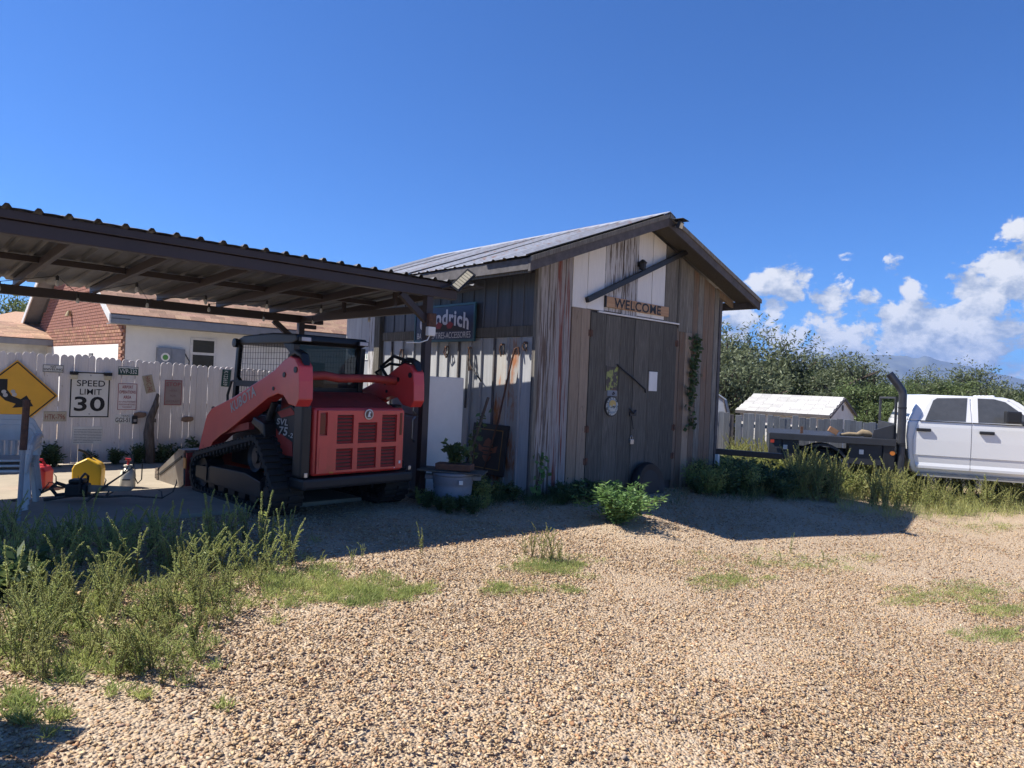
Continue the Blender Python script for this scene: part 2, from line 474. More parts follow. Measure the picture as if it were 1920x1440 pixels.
GZ = GZ + np.where(near, .012 * np.sin(GX * 2.1 + 1.3 * np.sin(GY * 1.7)) * np.cos(GY * 1.9), 0) - .012
V = np.stack([GX.ravel(), GY.ravel(), GZ.ravel()], 1)
nx, ny = len(gx), len(gy)
ii, jj = np.meshgrid(np.arange(nx - 1), np.arange(ny - 1))
q = (jj * nx + ii).ravel()
ground_me = np_mesh('ground', V, np.stack([q, q + 1, q + nx + 1, q + nx], 1))
def gravel_ground():
    m = bpy.data.materials.new('gravel_ground'); m.use_nodes = True
    nt = m.node_tree; nt.nodes.clear()
    out = nt.nodes.new('ShaderNodeOutputMaterial'); bs = nt.nodes.new('ShaderNodeBsdfPrincipled'); nlink(nt, bs.outputs[0], out.inputs[0])
    bs.inputs['Roughness'].default_value = .9
    tc = nt.nodes.new('ShaderNodeTexCoord')
    vo = nt.nodes.new('ShaderNodeTexVoronoi'); vo.inputs['Scale'].default_value = 52; nlink(nt, tc.outputs['Object'], vo.inputs['Vector'])
    cr = nt.nodes.new('ShaderNodeValToRGB'); nlink(nt, vo.outputs['Color'], cr.inputs[0])
    e = cr.color_ramp.elements
    e[0].position = 0; e[0].color = (.24, .165, .105, 1); e[1].position = 1; e[1].color = (.54, .44, .31, 1)
    for p, c in ((.25, (.35, .245, .155, 1)), (.5, (.44, .325, .21, 1)), (.75, (.40, .32, .23, 1))):
        k = e.new(p); k.color = c
    n2 = nt.nodes.new('ShaderNodeTexNoise'); n2.inputs['Scale'].default_value = .8; n2.inputs['Detail'].default_value = 5; nlink(nt, tc.outputs['Object'], n2.inputs['Vector'])
    mr = nt.nodes.new('ShaderNodeMapRange'); mr.inputs[1].default_value = .5; mr.inputs[2].default_value = .72; nlink(nt, n2.outputs[0], mr.inputs[0])
    mx = nt.nodes.new('ShaderNodeMix'); mx.data_type = 'RGBA'; nlink(nt, mr.outputs[0], mx.inputs[0]); nlink(nt, cr.outputs[0], mx.inputs[6]); mx.inputs[7].default_value = (.38, .285, .19, 1)
    nlink(nt, mx.outputs[2], bs.inputs['Base Color'])
    b = nt.nodes.new('ShaderNodeBump'); b.inputs['Strength'].default_value = .9; b.inputs['Distance'].default_value = .02; b.invert = True
    nlink(nt, vo.outputs['Distance'], b.inputs['Height']); nlink(nt, b.outputs[0], bs.inputs['Normal'])
    return m
struct(link('ground', ground_me, gravel_ground()))

# slab under the carport, laid in the carport's frame: x along its front, y to the back
RC = rad(43.7)
UC, VC = Vector((math.cos(RC), math.sin(RC), 0)), Vector((-math.sin(RC), math.cos(RC), 0))
E0 = Vector((-4.389, 5.857, 0))                   # foot of the carport's front edge where it leaves the frame
def cp(x, y, z=0.0): return E0 + UC * x + VC * y + Vector((0, 0, z))
slab = MB()
for i in range(4):
    slab.box(-5.2 + i * 2.62, -5.2 + i * 2.62 + 2.61, .55, 7.5, -.25, .035)
so = slab.build('concrete_slab', 'concrete', None, bevel=.008, loc=E0, rot=(0, 0, RC))
struct(so)

# ------------------------------------------------------------------ gravel stones
def rock_templates(n):
    out = []
    for i in range(n):
        bm = bmesh.new()
        for k in range(7):
            v = Vector(NP.normal(size=3)).normalized()
            bm.verts.new((v.x * NP.uniform(.75, 1), v.y * NP.uniform(.6, .9), v.z * NP.uniform(.32, .52)))
        bmesh.ops.convex_hull(bm, input=bm.verts)
        bmesh.ops.delete(bm, geom=[v for v in bm.verts if not v.link_faces], context='VERTS')
        bmesh.ops.triangulate(bm, faces=bm.faces)
        bm.verts.index_update()
        out.append((np.array([v.co[:] for v in bm.verts]), np.array([[v.index for v in f.verts] for f in bm.faces])))
        bm.free()
    return out
PAL = np.array([(.48, .345, .205), (.57, .44, .28), (.41, .285, .175), (.52, .395, .25), (.33, .215, .14), (.40, .235, .135), (.34, .29, .245), (.31, .215, .165), (.62, .53, .40), (.44, .355, .26)])
PW = np.array([.17, .17, .13, .17, .07, .06, .05, .05, .06, .07])
def in_slab(x, y):
    dx, dy = x - E0.x, y - E0.y
    a = dx * UC.x + dy * UC.y; b = dx * VC.x + dy * VC.y
    return (a > -5.2) & (a < 5.28) & (b > .5) & (b < 7.5)
SH = Vector((.313, 9.862, 0)); RS = rad(42.5)
US, VS = Vector((math.cos(RS), math.sin(RS), 0)), Vector((-math.sin(RS), math.cos(RS), 0))
def sh(x, y, z=0.0): return SH + US * x + VS * y + Vector((0, 0, z))
def in_shed(x, y):
    dx, dy = x - SH.x, y - SH.y
    a = dx * US.x + dy * US.y; b = dx * VS.x + dy * VS.y
    return (a > -.02) & (a < 4.95) & (b > -.02) & (b < 5.6)
def stones(name, ylo, yhi, n, smin_, smax_, label):
    y = np.sqrt(NP.uniform(ylo ** 2, yhi ** 2, n)); x = NP.uniform(-1, 1, n) * (.80 * y + .35)
    worn = .5 + .5 * np.sin(x * .9 + 1.7 * np.sin(y * .55)) * np.sin(y * .8 + 1.3 * np.sin(x * .7 + 2))
    keep = ~in_slab(x, y) & ~in_shed(x, y) & (NP.uniform(0, 1, n) < .62 + .5 * worn)
    x, y = x[keep], y[keep]; n = len(x)
    sz = NP.uniform(smin_, smax_, n) * NP.choice([1, 1, 1, .75, .6, 1.35], n)
    z = gz(x, y) + sz * NP.uniform(-.2, .1, n)
    ang = NP.uniform(0, 2 * math.pi, n); tl = NP.normal(0, .28, n); tr_ = NP.normal(0, .28, n)
    col = PAL[NP.choice(len(PAL), n, p=PW / PW.sum())] * NP.uniform(.72, 1.08, (n, 1)) * np.array([[1.0, .93, .845]]) * (1.07 - .2 * worn[keep])[:, None]
    T = rock_templates(14); tid = NP.integers(0, 14, n)
    Vs, Fs, Cs = [], [], []; o = 0
    for t in range(14):
        m = np.where(tid == t)[0]; tv, tf = T[t]; k = len(m)
        if k == 0: continue
        ca, sa = np.cos(ang[m]), np.sin(ang[m])
        P = tv[None] * (sz[m] * .5)[:, None, None]
        X = P[..., 0] * ca[:, None] - P[..., 1] * sa[:, None]; Y = P[..., 0] * sa[:, None] + P[..., 1] * ca[:, None]
        Z = P[..., 2] + X * np.tan(tl[m])[:, None] * .6 + Y * np.tan(tr_[m])[:, None] * .6
        W = np.stack([X + x[m][:, None], Y + y[m][:, None], Z + z[m][:, None]], -1).reshape(-1, 3)
        Vs.append(W); Fs.append((tf[None] + (np.arange(k) * len(tv))[:, None, None] + o).reshape(-1, 3)); o += len(W)
        Cs.append(np.repeat(np.c_[col[m], np.ones(k)], len(tv), 0))
    me = np_mesh(name, np.vstack(Vs), np.vstack(Fs), {'stone': np.vstack(Cs)})
    ob = link(name, me, MATS['stone'])
    tag(ob, label, 'gravel'); stuff(ob)
def stone_mat():
    m = bpy.data.materials.new('stone'); m.use_nodes = True
    nt = m.node_tree; bs = nt.nodes['Principled BSDF']; bs.inputs['Roughness'].default_value = .8; bs.inputs['Specular IOR Level'].default_value = .3
    a = nt.nodes.new('ShaderNodeAttribute'); a.attribute_name = 'stone'
    tc = nt.nodes.new('ShaderNodeTexCoord'); n = nt.nodes.new('ShaderNodeTexNoise'); n.inputs['Scale'].default_value = 90; n.inputs['Detail'].default_value = 3
    nlink(nt, tc.outputs['Object'], n.inputs['Vector'])
    mr = nt.nodes.new('ShaderNodeMapRange'); mr.inputs[1].default_value = .3; mr.inputs[2].default_value = .7; mr.inputs[3].default_value = .78; mr.inputs[4].default_value = 1.12
    nlink(nt, n.outputs[0], mr.inputs[0])
    hs = nt.nodes.new('ShaderNodeHueSaturation'); nlink(nt, mr.outputs[0], hs.inputs['Value']); nlink(nt, a.outputs['Color'], hs.inputs['Color'])
    nlink(nt, hs.outputs[0], bs.inputs['Base Color'])
    MATS['stone'] = m
stone_mat()
stones('gravel', 2.3, 5.2, 60000, .016, .040, 'angular tan and brown gravel stones covering the nearest part of the yard')
stones('gravel', 5.2, 8.2, 60000, .020, .040, 'tan gravel stones across the middle of the yard')
stones('gravel', 8.2, 12.5, 42000, .024, .044, 'tan gravel stones beyond the shed shadow towards the pickup')

# ------------------------------------------------------------------ the shed
shed = thing('wooden_shed', 'tall gabled shed of patched weathered boards and tin with double doors', 'shed', (SH.x, SH.y, 0), RS)
ZB = -.42
LE, RE, RX, RZ = -.65, 5.55, 2.43, 4.47             # left eave x, right eave x, ridge x, ridge z
LZ, RZ2 = 3.30, 3.42                                 # eave heights (roof top surface)
def roof_z(x): return RZ - (RX - x) * (RZ - LZ) / (RX - LE) if x < RX else RZ - (x - RX) * (RZ - RZ2) / (RE - RX)
plank_cache = {}
def plank(x0, x1, z0, z1, mat, y=0.0, th=.03, name='plank', slope=True, parent=None):
    """Upright board on the front wall (outer face at -y); its top follows the roof where it reaches it."""
    m = MB(); zt0 = min(z1, roof_z(x0) - .13); zt1 = min(z1, roof_z(x1) - .13)
    lean = RND.uniform(-.007, .007); y += RND.uniform(-.006, .002); z0 -= 0
    ga, gb = RND.uniform(.003, .008), RND.uniform(.003, .008)
    poly = [(x0 + ga, z0), (x1 - gb, z0), (x1 - gb + lean, zt1)]
    if x0 < RX < x1 and z1 > 4.2: poly.append((RX, RZ - .13))
    poly.append((x0 + ga + lean, zt0))
    m.prism(poly, 'y', y - th, y)
    return m.build(name, mat, parent or shed, bevel=.004, seg=1)
T_ = 9.0
# front wall, left of the doors
plank(0.02, .20, ZB, T_, 'worn_grey_paint'); plank(.20, .37, ZB, T_, 'worn_grey_paint', y=-.004)
plank(.37, .55, ZB, T_, 'red_streaked_paint', y=.003); plank(.55, .70, ZB, T_, 'red_streaked_paint', y=-.003); 
plank(.70, .92, ZB, 2.80, 'pale_pine', y=-.012); plank(.92, 1.125, ZB, 2.80, 'pale_pine', y=-.008)
# gable boards above the doors
xs_ = [.70, 1.04, 1.45, 1.88, 2.28, 2.68, 3.06]
for a, b, mt in zip(xs_[:-1], xs_[1:], ['white_paint_wood', 'white_paint_wood', 'flaking_white_paint', 'flaking_white_paint', 'white_paint_wood', 'white_paint_wood']):
    plank(a, b, 2.80 + RND.uniform(0, .02), T_, mt, y=RND.uniform(-.006, .004))
for a, b, mt, zb in [(3.06, 3.44, 'grey_plank', 2.80), (3.44, 3.50, 'weathered_wood', 2.80), (3.50, 3.72, 'grey_plank', 2.66), (3.72, 3.95, 'grey_plank', 2.66)]:
    plank(a, b, zb, T_, mt, y=RND.uniform(-.01, .004))
for a, b, mt in [(3.56, 3.74, 'rusty_brown_plank'), (3.74, 3.95, 'pale_pine')]:
    plank(a, b, ZB, 2.66, mt, y=RND.uniform(-.006, .004))
for a, b, mt in [(3.95, 4.12, 'rusty_brown_plank'), (4.12, 4.30, 'grey_plank'), (4.30, 4.48, 'rusty_brown_plank'), (4.48, 4.68, 'rusty_brown_plank'), (4.68, 4.84, 'grey_plank')]:
    plank(a, b, ZB, T_, mt, y=RND.uniform(-.006, .006))
# corner trims and hinge post
for nm, (x0, x1, y0, y1, z1), mt in [('corner_trim', (-.05, .018, -.05, .02, 3.30), 'grey_plank'), ('corner_trim', (4.845, 4.93, -.045, .03, 3.36), 'dark_trim'), ('hinge_post', (3.465, 3.555, -.028, .0, 2.72), 'rusty_brown_plank')]:
    B(x0, x1, y0, y1, ZB, z1).build(nm, mt, shed, bevel=.006)
# solid core behind the boards so that no light leaks through joints
core = MB().prism([(.03, ZB), (4.86, ZB), (4.86, 3.40), (RX, RZ - .2), (.03, 3.26)], 'y', .012, 5.45)
core.build('inner_wall', 'dark_trim', shed)
# right and back walls
for i in range(18): B(4.862, 4.888, .05 + i * .3, .05 + i * .3 + .294, ZB, 3.42).build('side_board', 'grey_plank', shed, bevel=.004, seg=1)
for i in range(16): B(.03 + i * .3, .03 + i * .3 + .294, 5.455, 5.48, ZB, roof_z(.03 + i * .3 + (.0 if i < 8 else .3)) - .22).build('back_board', 'grey_plank', shed, bevel=.004, seg=1)
# left wall: seamed tin below, darker tin above, a rail between
rib = [-.0, .27, .54, .85, 1.16, 1.43, 1.73, 2.03, 2.32, 2.68, 3.02, 3.37, 3.72, 4.06]
lowm = ['galvanised_panel', 'rust_top_panel', 'rust_top_panel'] + ['galvanised_panel'] * 14
for k, (a, b) in enumerate(zip(rib[:-1], rib[1:])):
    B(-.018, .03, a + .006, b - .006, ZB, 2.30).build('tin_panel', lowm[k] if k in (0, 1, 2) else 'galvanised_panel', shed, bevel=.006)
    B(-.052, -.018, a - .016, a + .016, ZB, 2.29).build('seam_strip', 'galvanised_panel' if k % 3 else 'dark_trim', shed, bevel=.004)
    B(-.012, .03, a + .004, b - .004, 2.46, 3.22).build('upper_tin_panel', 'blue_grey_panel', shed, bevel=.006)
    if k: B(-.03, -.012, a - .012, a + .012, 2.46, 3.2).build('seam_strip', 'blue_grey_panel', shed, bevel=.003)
B(-.04, .02, .0, 4.06, 2.302, 2.458).build('wall_rail', 'weathered_wood', shed, bevel=.006)
for a, b, mt, pr in [(4.07, 4.26, 'weathered_wood', -.10), (4.27, 4.52, 'flaking_white_paint', -.06), (4.53, 4.86, 'galvanised_panel', -.02), (4.87, 5.2, 'galvanised_panel', -.02), (5.2, 5.46, 'galvanised_panel', -.02)]:
    B(pr, .03, a, b, ZB, 3.22).build('plank', mt, shed, bevel=.006)
# roof: lapped tin sheets, rafters, fascia
def tin_sheet(x0, z0, x1, z1, y0, w, mat, parent, ribs=4, th=.018):
    """Sheet running down the slope from (x0,z0) to (x1,z1), w wide along y with raised ribs."""
    prof = []
    st = w / ribs
    for k in range(ribs):
        b_ = y0 + k * st
        prof += [(b_, th), (b_ + .025, th), (b_ + .05, 0), (b_ + st * .5 - .01, .003), (b_ + st * .5 + .01, .003), (b_ + st - .03, 0)]
    prof.append((y0 + w + .02, th * .9))
    n = len(prof); d = Vector((x1 - x0, 0, z1 - z0)).normalized(); nn = Vector((-d.z, 0, d.x))
    if nn.z < 0: nn = -nn
    m = MB(); vv = []
    for e in ((x0, z0), (x1, z1)):
        for (yy, h) in prof: vv.append((e[0] + nn.x * h, yy, e[1] + nn.z * h))
    for e in ((x0, z0), (x1, z1)):
        for (yy, h) in prof: vv.append((e[0] + nn.x * (h - .004), yy, e[1] + nn.z * (h - .004)))
    fs = [(i, i + 1, n + i + 1, n + i) for i in range(n - 1)] + [(2 * n + i, 3 * n + i, 3 * n + i + 1, 2 * n + i + 1) for i in range(n - 1)]
    fs += [(n + i, n + i + 1, 3 * n + i + 1, 3 * n + i) for i in range(n - 1)] + [(i, 2 * n + i, 2 * n + i + 1, i + 1) for i in range(n - 1)]
    m.add(vv, fs)
    return m.build('roof_sheet', mat, parent)
for i in range(7):
    y0 = -.50 + i * .92; dz = .004 * (i % 2)
    tin_sheet(RX - .02, RZ + dz + RND.uniform(0, .008), LE - RND.uniform(.0, .05), LZ + dz + RND.uniform(0, .01), y0, .92, 'roof_tin', shed)
    tin_sheet(RX + .02, RZ + dz, RE, RZ2 + dz, y0, .92, 'roof_tin', shed)
MB().prism([(RX - .16, RZ - .045), (RX, RZ + .028), (RX + .16, RZ - .035), (RX + .16, RZ - .028), (RX, RZ + .04), (RX - .16, RZ - .035)], 'y', -.515, 5.95).build('ridge_cap', 'roof_tin', shed)
def slopebar(xa, xb, drop0, drop1, y0, y1):
    za, zb_ = roof_z(xa), roof_z(xb)
    return MB().prism([(xa, za - drop0), (xb, zb_ - drop0), (xb, zb_ - drop1), (xa, za - drop1)], 'y', y0, y1)
slopebar(LE + .01, RX, .012, .20, -.50, -.455).build('rake_board', 'dark_trim', shed, bevel=.004)
slopebar(RX + .001, RE - .02, .012, .20, -.50, -.455).build('rake_board', 'dark_trim', shed, bevel=.004)
slopebar(LE + .0, RX - .01, -.002, .065, -.525, -.502).build('rake_trim', 'grey_plank', shed, bevel=.003)
slopebar(RX + .01, RE - .01, -.002, .07, -.525, -.502).build('rake_trim', 'grey_plank', shed, bevel=.003)
for xa, xb in ((LE + .03, RX - .01), (RX + .01, RE - .04)):
    slopebar(xa, xb, .03, .055, -.452, -.005).build('soffit_board', 'weathered_wood', shed)
for i in range(10):
    slopebar(LE + .05, -.06, .03, .15, .05 + i * .58, .10 + i * .58).build('rafter_tail', 'weathered_wood', shed)
    slopebar(4.9, RE - .06, .03, .15, .05 + i * .58, .10 + i * .58).build('rafter_tail', 'pale_pine', shed)
B(LE + .015, LE + .05, -.45, 5.9, LZ - .17, LZ - .012).build('fascia', 'dark_trim', shed, bevel=.004)
B(LE + .052, LE + .08, -.44, 5.9, LZ - .205, LZ - .10).build('fascia', 'weathered_wood', shed, bevel=.004)
B(RE - .05, RE - .02, -.45, 5.9, RZ2 - .17, RZ2 - .014).build('fascia', 'dark_trim', shed, bevel=.004)
MB().bar((.985, -.075, 2.93), (3.50, -.13, 4.06), .07, .085).build('hoist_beam', 'black_iron', shed, bevel=.008)
# doors with boards, hinges, drip strip
for nm, xa, xb, cuts in (('door', 1.135, 2.235, [1.135, 1.50, 1.87, 2.235]), ('door', 2.245, 3.455, [2.245, 2.65, 3.05, 3.455])):
    d = B(xa, xb, -.026, .0, .02, 2.76).build(nm, 'weathered_wood', shed, bevel=.004)
    for a, b in zip(cuts[:-1], cuts[1:]):
        B(a + .003, b - .003, -.046, -.0265, .02, 2.76 + RND.uniform(-.008, .006)).build('door_board', 'weathered_wood', d, bevel=.003)
    hx = xa + .0 if xa < 2 else xb
    for hz in (.45, .95, 2.44):
        MB().tube([(hx, -.052, hz - .06), (hx, -.052, hz + .06)], .009, 8).box(hx - .05, hx + .05, -.051, -.047, hz - .05, hz + .05).build('hinge', 'rusty_steel', d)
B(2.236, 2.244, -.03, .0, .05, 2.70).build('door_gap', 'sign_black', shed)
B(1.30, 3.50, -.058, -.0265, 2.775, 2.80).build('drip_strip', 'white_paint_wood', shed)
B(4.86, 4.93, -.12, -.05, ZB, .42).build('post_foot', 'white_paint_wood', shed, bevel=.01)

# things on the front wall
def on_front(x, z, y=-.05): return sh(x, y, z)
w = thing('welcome_sign', 'carved cedar board sign with black letters reading WELCOME above the doors', 'sign', on_front(2.30, 2.965, -.035), RS)
B(-.85, .85, -.03, 0, -.085, .085).build('board', 'cedar_sign', w, bevel=.006)
text('WELCOME', 1.26, .155, -.02, -.002, 'sign_black', w, y=-.034)
for i in range(6): MB().tube([(-.62 + i * .24, -.032, -.07), (-.62 + i * .24, -.032, .07)], .003, 5).build('carved_line', 'sign_black', w)
B(-.86, -.835, -.034, 0, -.09, .09).build('end_mark', 'sign_black', w)
def flood(name, label, loc, rz, tilt, s=1.0):
    t = thing(name, label, 'lamp', loc, rz)
    m = Matrix.Rotation(tilt, 4, 'X')
    B(-.07 * s, .07 * s, -.05 * s, .0, -.055 * s, .055 * s).xf(m).build('housing', 'black_plastic', t, bevel=.008)
    B(-.055 * s, .055 * s, -.054 * s, -.0505 * s, -.045 * s, .035 * s).xf(m).build('lens', 'lamp_lens', t)
    B(-.12 * s, .12 * s, -.12 * s, .06 * s, .062 * s, .072 * s).build('solar_panel', 'black_plastic', t, bevel=.003)
    MB().tube([(0, 0, 0), (0, .06 * s, .0), (0, .09 * s, -.02)], .014 * s, 6).build('bracket', 'black_plastic', t)
    return t
flood('solar_lamp', 'black solar floodlight with cream lens fixed at the ridge of the gable', sh(2.55, -.60, 4.30), RS + .2, rad(18), 1.05)
t = thing('wall_lamp', 'small black wall lantern on the pale gable boards', 'lamp', on_front(2.27, 3.69, -.035), RS)
MB().lathe([(.055, -.1), (.06, -.02), (.075, 0), (.02, .05), (0, .055)], 6, (0, -.09, 0)).build('cap', 'black_plastic', t)
B(-.04, .04, -.13, -.05, -.115, -.098).build('base', 'black_plastic', t); B(-.025, .025, -.115, -.065, -.0975, -.02).build('lens', 'lamp_lens', t); B(-.03, .03, -.05, 0, -.06, .02).build('bracket', 'black_plastic', t)
# poster behind the cut-out of the left door, blank sheet in the right door's
M('poster_print', (.26, .28, .06), (.05, .032, .022), rough=.4, scale=9, lo=.50, hi=.56, third=(.28, .085, .03), t_scale=5, t_lo=.58, t_hi=.66, rnd=0)
p = thing('poster', 'dark poster with yellow and rust print set in the left door', 'poster', on_front(1.69, 1.755, -.047), RS)
B(-.145, .145, -.006, 0, -.19, .19).build('sheet', 'poster_print', p)
for a in ((-.155, -.145, -.2, .2), (.145, .155, -.2, .2)): B(a[0], a[1], -.012, 0, a[2], a[3]).build('frame_side', 'weathered_wood', p)
p = thing('white_noticeboard', 'blank white rectangular panel on the right door', 'noticeboard', on_front(2.785, 1.745, -.047), RS)
B(-.115, .115, -.012, 0, -.165, .165).build('sheet', 'fridge_white', p, bevel=.002); B(-.125, .13, -.008, 0, .166, .18).build('top_strip', 'black_iron', p)
tag(MB().tube([sh(1.80, -.06, 1.985), sh(1.86, -.09, 1.935), sh(2.2, -.07, 1.79), sh(2.56, -.07, 1.605), sh(2.58, -.06, 1.55)], .013, 8).build('iron_bar', 'black_iron'),
    'thin black iron bar slanting across the joint of the double doors', 'bar')
p = thing('round_plaque', 'round tin plaque with sun and blue mountains hung on the left door', 'plaque', on_front(1.70, 1.31, -.048), RS)
M('plaque_blue', (.24, .31, .38), (.13, .19, .22), rough=.4, scale=14, rnd=0); M('plaque_sun', (.52, .36, .10), rough=.4, rnd=0); M('plaque_rim', (.40, .42, .40), (.05, .06, .05), rough=.4, scale=22, lo=.45, hi=.5, rnd=0)
MB().lathe([(0, 0), (.165, 0), (.165, -.02), (0, -.02)], 32, axis='y').build('backing', 'black_iron', p)
MB().lathe([(0, -.021), (.145, -.021), (.145, -.026), (0, -.026)], 32, axis='y').build('rim', 'plaque_rim', p)
MB().lathe([(0, -.027), (.118, -.027), (.118, -.030), (0, -.030)], 32, axis='y').build('scene_disc', 'plaque_blue', p)
MB().prism([(.085 * math.cos(a), .04 + .062 * math.sin(a)) for a in [2 * math.pi * k / 16 for k in range(16)]], 'y', -.033, -.0305).build('sun_disc', 'plaque_sun', p)
MB().prism([(-.1, -.04), (-.05, .02), (-.02, -.01), (.03, .035), (.1, -.03), (.06, -.08), (-.06, -.08)], 'y', -.036, -.0335).build('peaks', 'plaque_rim', p)
p = thing('small_plate', 'small grey metal plate between poster and round plaque', 'plate', on_front(1.71, 1.52, -.048), RS)
B(-.12, .12, -.006, 0, -.045, .045).build('plate', 'barrel_plastic', p); MB().tube([(.0, -.009, -.02), (.03, -.009, .02), (.06, -.009, -.01), (.02, -.009, -.02)], .008, 5).build('mark', 'black_iron', p)
l = thing('door_latch', 'black iron latch with chain at the middle of the double doors', 'latch', on_front(2.24, 1.19, -.047), RS)
B(-.07, .09, -.03, 0, -.035, .03).build('plate', 'black_iron', l, bevel=.005); MB().tube([(-.09, -.03, .09), (-.06, -.04, .05), (0, -.05, .01), (.06, -.04, .06)], .016, 6).build('chain', 'black_iron', l)
MB().tube([(-.04, -.035, -.03), (0, -.04, -.2), (.02, -.035, -.25)], .008, 6).build('pin', 'black_iron', l)
l = thing('padlock', 'steel padlock hanging low on the double doors', 'padlock', on_front(2.24, .74, -.047), RS)
B(-.045, .045, -.04, 0, -.05, .03).build('body', 'steel', l, bevel=.006); MB().tube([(-.03, -.02, .03), (-.03, -.02, .07), (0, -.02, .09), (.03, -.02, .07), (.03, -.02, .03)], .007, 6).build('shackle', 'steel', l)
ty = thing('leaning_wheel', 'old tyre with rusty rim leaning against the right door', 'wheel', sh(2.55, -.22, -.10), RS, rot=(rad(-8), 0, RS))
MB().lathe([(.24, -.07), (.34, -.09), (.37, -.04), (.37, .04), (.34, .09), (.24, .07), (.24, -.07)], 32, (0, 0, .12), 'y').build('tyre', 'black_plastic', ty, smooth=True)
MB().lathe([(.235, -.06), (.20, -.05), (.19, 0), (.05, -.02), (.05, -.04), (0, -.045)], 24, (0, 0, .12), 'y').build('rim', 'rusty_steel', ty, smooth=True)

# things on and before the left wall: frame with x towards the camera-side corner, y into the wall
RW = RS - math.pi / 2
def on_left(v_, z, off=.05): return sh(-off, v_, z)
s_ = thing('enamel_sign', 'navy and teal enamel sign reading Goodrich over batteries tires accessories', 'sign', on_left(2.10, 2.555, .075), RW)
B(-.82, .82, -.02, 0, -.30, .30).build('plate', 'navy_enamel', s_, bevel=.004)
for a in ((-.83, .83, .27, .31), (-.83, .83, -.31, -.27), (-.83, -.79, -.269, .269), (.79, .83, -.269, .269)): B(a[0], a[1], -.032, 0, a[2], a[3]).build('rim', 'teal_enamel', s_, bevel=.004)
text('Goodrich', 1.34, .26, .0, .10, 'enamel_letter', s_, y=-.024, arch=.10)
MB().prism([(-.62, -.13), (-.2, -.0), (.15, .0), (.62, -.13)], 'y', -.0235, -.0205).build('panel', 'sign_black', s_)
for x_ in (-.12, .18): MB().prism([(x_ - .1, -.03), (x_, .03), (x_ + .1, -.02), (x_ + .04, -.09), (x_ - .05, -.09)], 'y', -.027, -.024).build('emblem', 'enamel_red', s_)
text('BATTERIES-TIRES-ACCESSORIES', 1.46, .10, .0, -.20, 'enamel_letter', s_, y=-.027)
pl_ = thing('number_plate', 'white plate with green digits 5011 nailed to the tin wall of the shed', 'number plate', on_left(4.72, 2.02, .03), RW)
B(-.15, .15, -.004, 0, -.075, .075).build('plate', 'sign_white', pl_, bevel=.002); M('digit_green', (.02, .16, .07), rough=.5, rnd=0); text('5011', .24, .09, 0, -.005, 'digit_green', pl_, y=-.007)
tag(MB().tube([on_left(.95, -.02, .16), on_left(.60, 1.05, .12), on_left(.38, 1.95, .10), on_left(.33, 2.12, .09), on_left(.27, 2.14, .08), on_left(.25, 2.02, .08)], [.014, .014, .014, .014, .013, .012], 8).build('shepherd_crook', 'rusty_steel'),
    'long rusty iron rod with hooked top leaning on the tin wall', 'rod')
fr_ = thing('framed_emblem', 'black framed picture with gold border and orange winged emblem leaning on the wall', 'picture', on_left(.82, .60, .10), RW, rot=(rad(-6), 0, RW))
M('emblem_orange', (.24, .075, .035), (.14, .04, .02), rough=.5, rnd=0); M('gold_border', (.25, .135, .035), rough=.5, rnd=0)
B(-.40, .40, -.02, .02, -.38, .38).build('frame', 'black_plastic', fr_, bevel=.008)
for a in ((-.31, .31, .285, .30), (-.31, .31, -.30, -.285), (-.31, -.297, -.2845, .2845), (.297, .31, -.2845, .2845)): B(a[0], a[1], -.024, -.0205, a[2], a[3]).build('border', 'gold_border', fr_)
MB().prism([(-.22, .06), (-.12, .03), (-.07, .13), (0, .17), (.07, .13), (.12, .03), (.22, .06), (.2, -.04), (.08, -.06), (.1, -.12), (.05, -.18), (0, -.2), (-.05, -.18), (-.1, -.12), (-.08, -.06), (-.2, -.04)], 'y', -.0235, -.0207).build('emblem', 'emblem_orange', fr_)
for k, rr in enumerate((.03, -.03, -.09)): B(-.14 + k * .02, .14 - k * .02, -.0265, -.0238, rr - .008, rr + .008).build('emblem_band', 'black_plastic', fr_)
for k, (v_, z_, L_) in enumerate([(3.33, 2.12, .24), (2.0, 2.16, .18), (1.40, 2.14, .34), (.62, 2.18, .16), (.12, 2.20, .12)]):
    h = thing('hanging_tack', ['bundle of dark straps hanging beside the weathered plank', 'short leather loops hanging behind the carport post', 'dark straps with a long rod hanging at the middle of the tin wall', 'rusty bit hanging under the rail', 'dark hook hanging by the shed corner'][k], 'strap', on_left(v_, z_, .07), RW, group='tack hanging on the shed wall')
    for j in range(4):
        x_ = RND.uniform(-.04, .04)
        MB().tube([(x_, -.02, .0), (x_ * 1.6 + .01, -.03, -L_ * .5), (x_ + RND.uniform(-.03, .05), -.02, -L_ * RND.uniform(.7, 1.1))], .011, 5).build('strap', 'black_iron' if j % 2 else 'rusty_steel', h)
    B(-.015, .015, -.04, .02, -.01, .02).build('hook', 'rusty_steel', h)
    if k == 2:
        MB().tube([(-.01, -.03, -.1), (.1, -.04, -.3), (.34, -.03, -.52)], .012, 6).build('rod', 'black_iron', h)
        for j in range(3): MB().tube([(-.05 + j * .025, -.02, -.1), (-.06 + j * .02, -.02, -.95)], .006, 5).build('cord', 'black_iron', h)
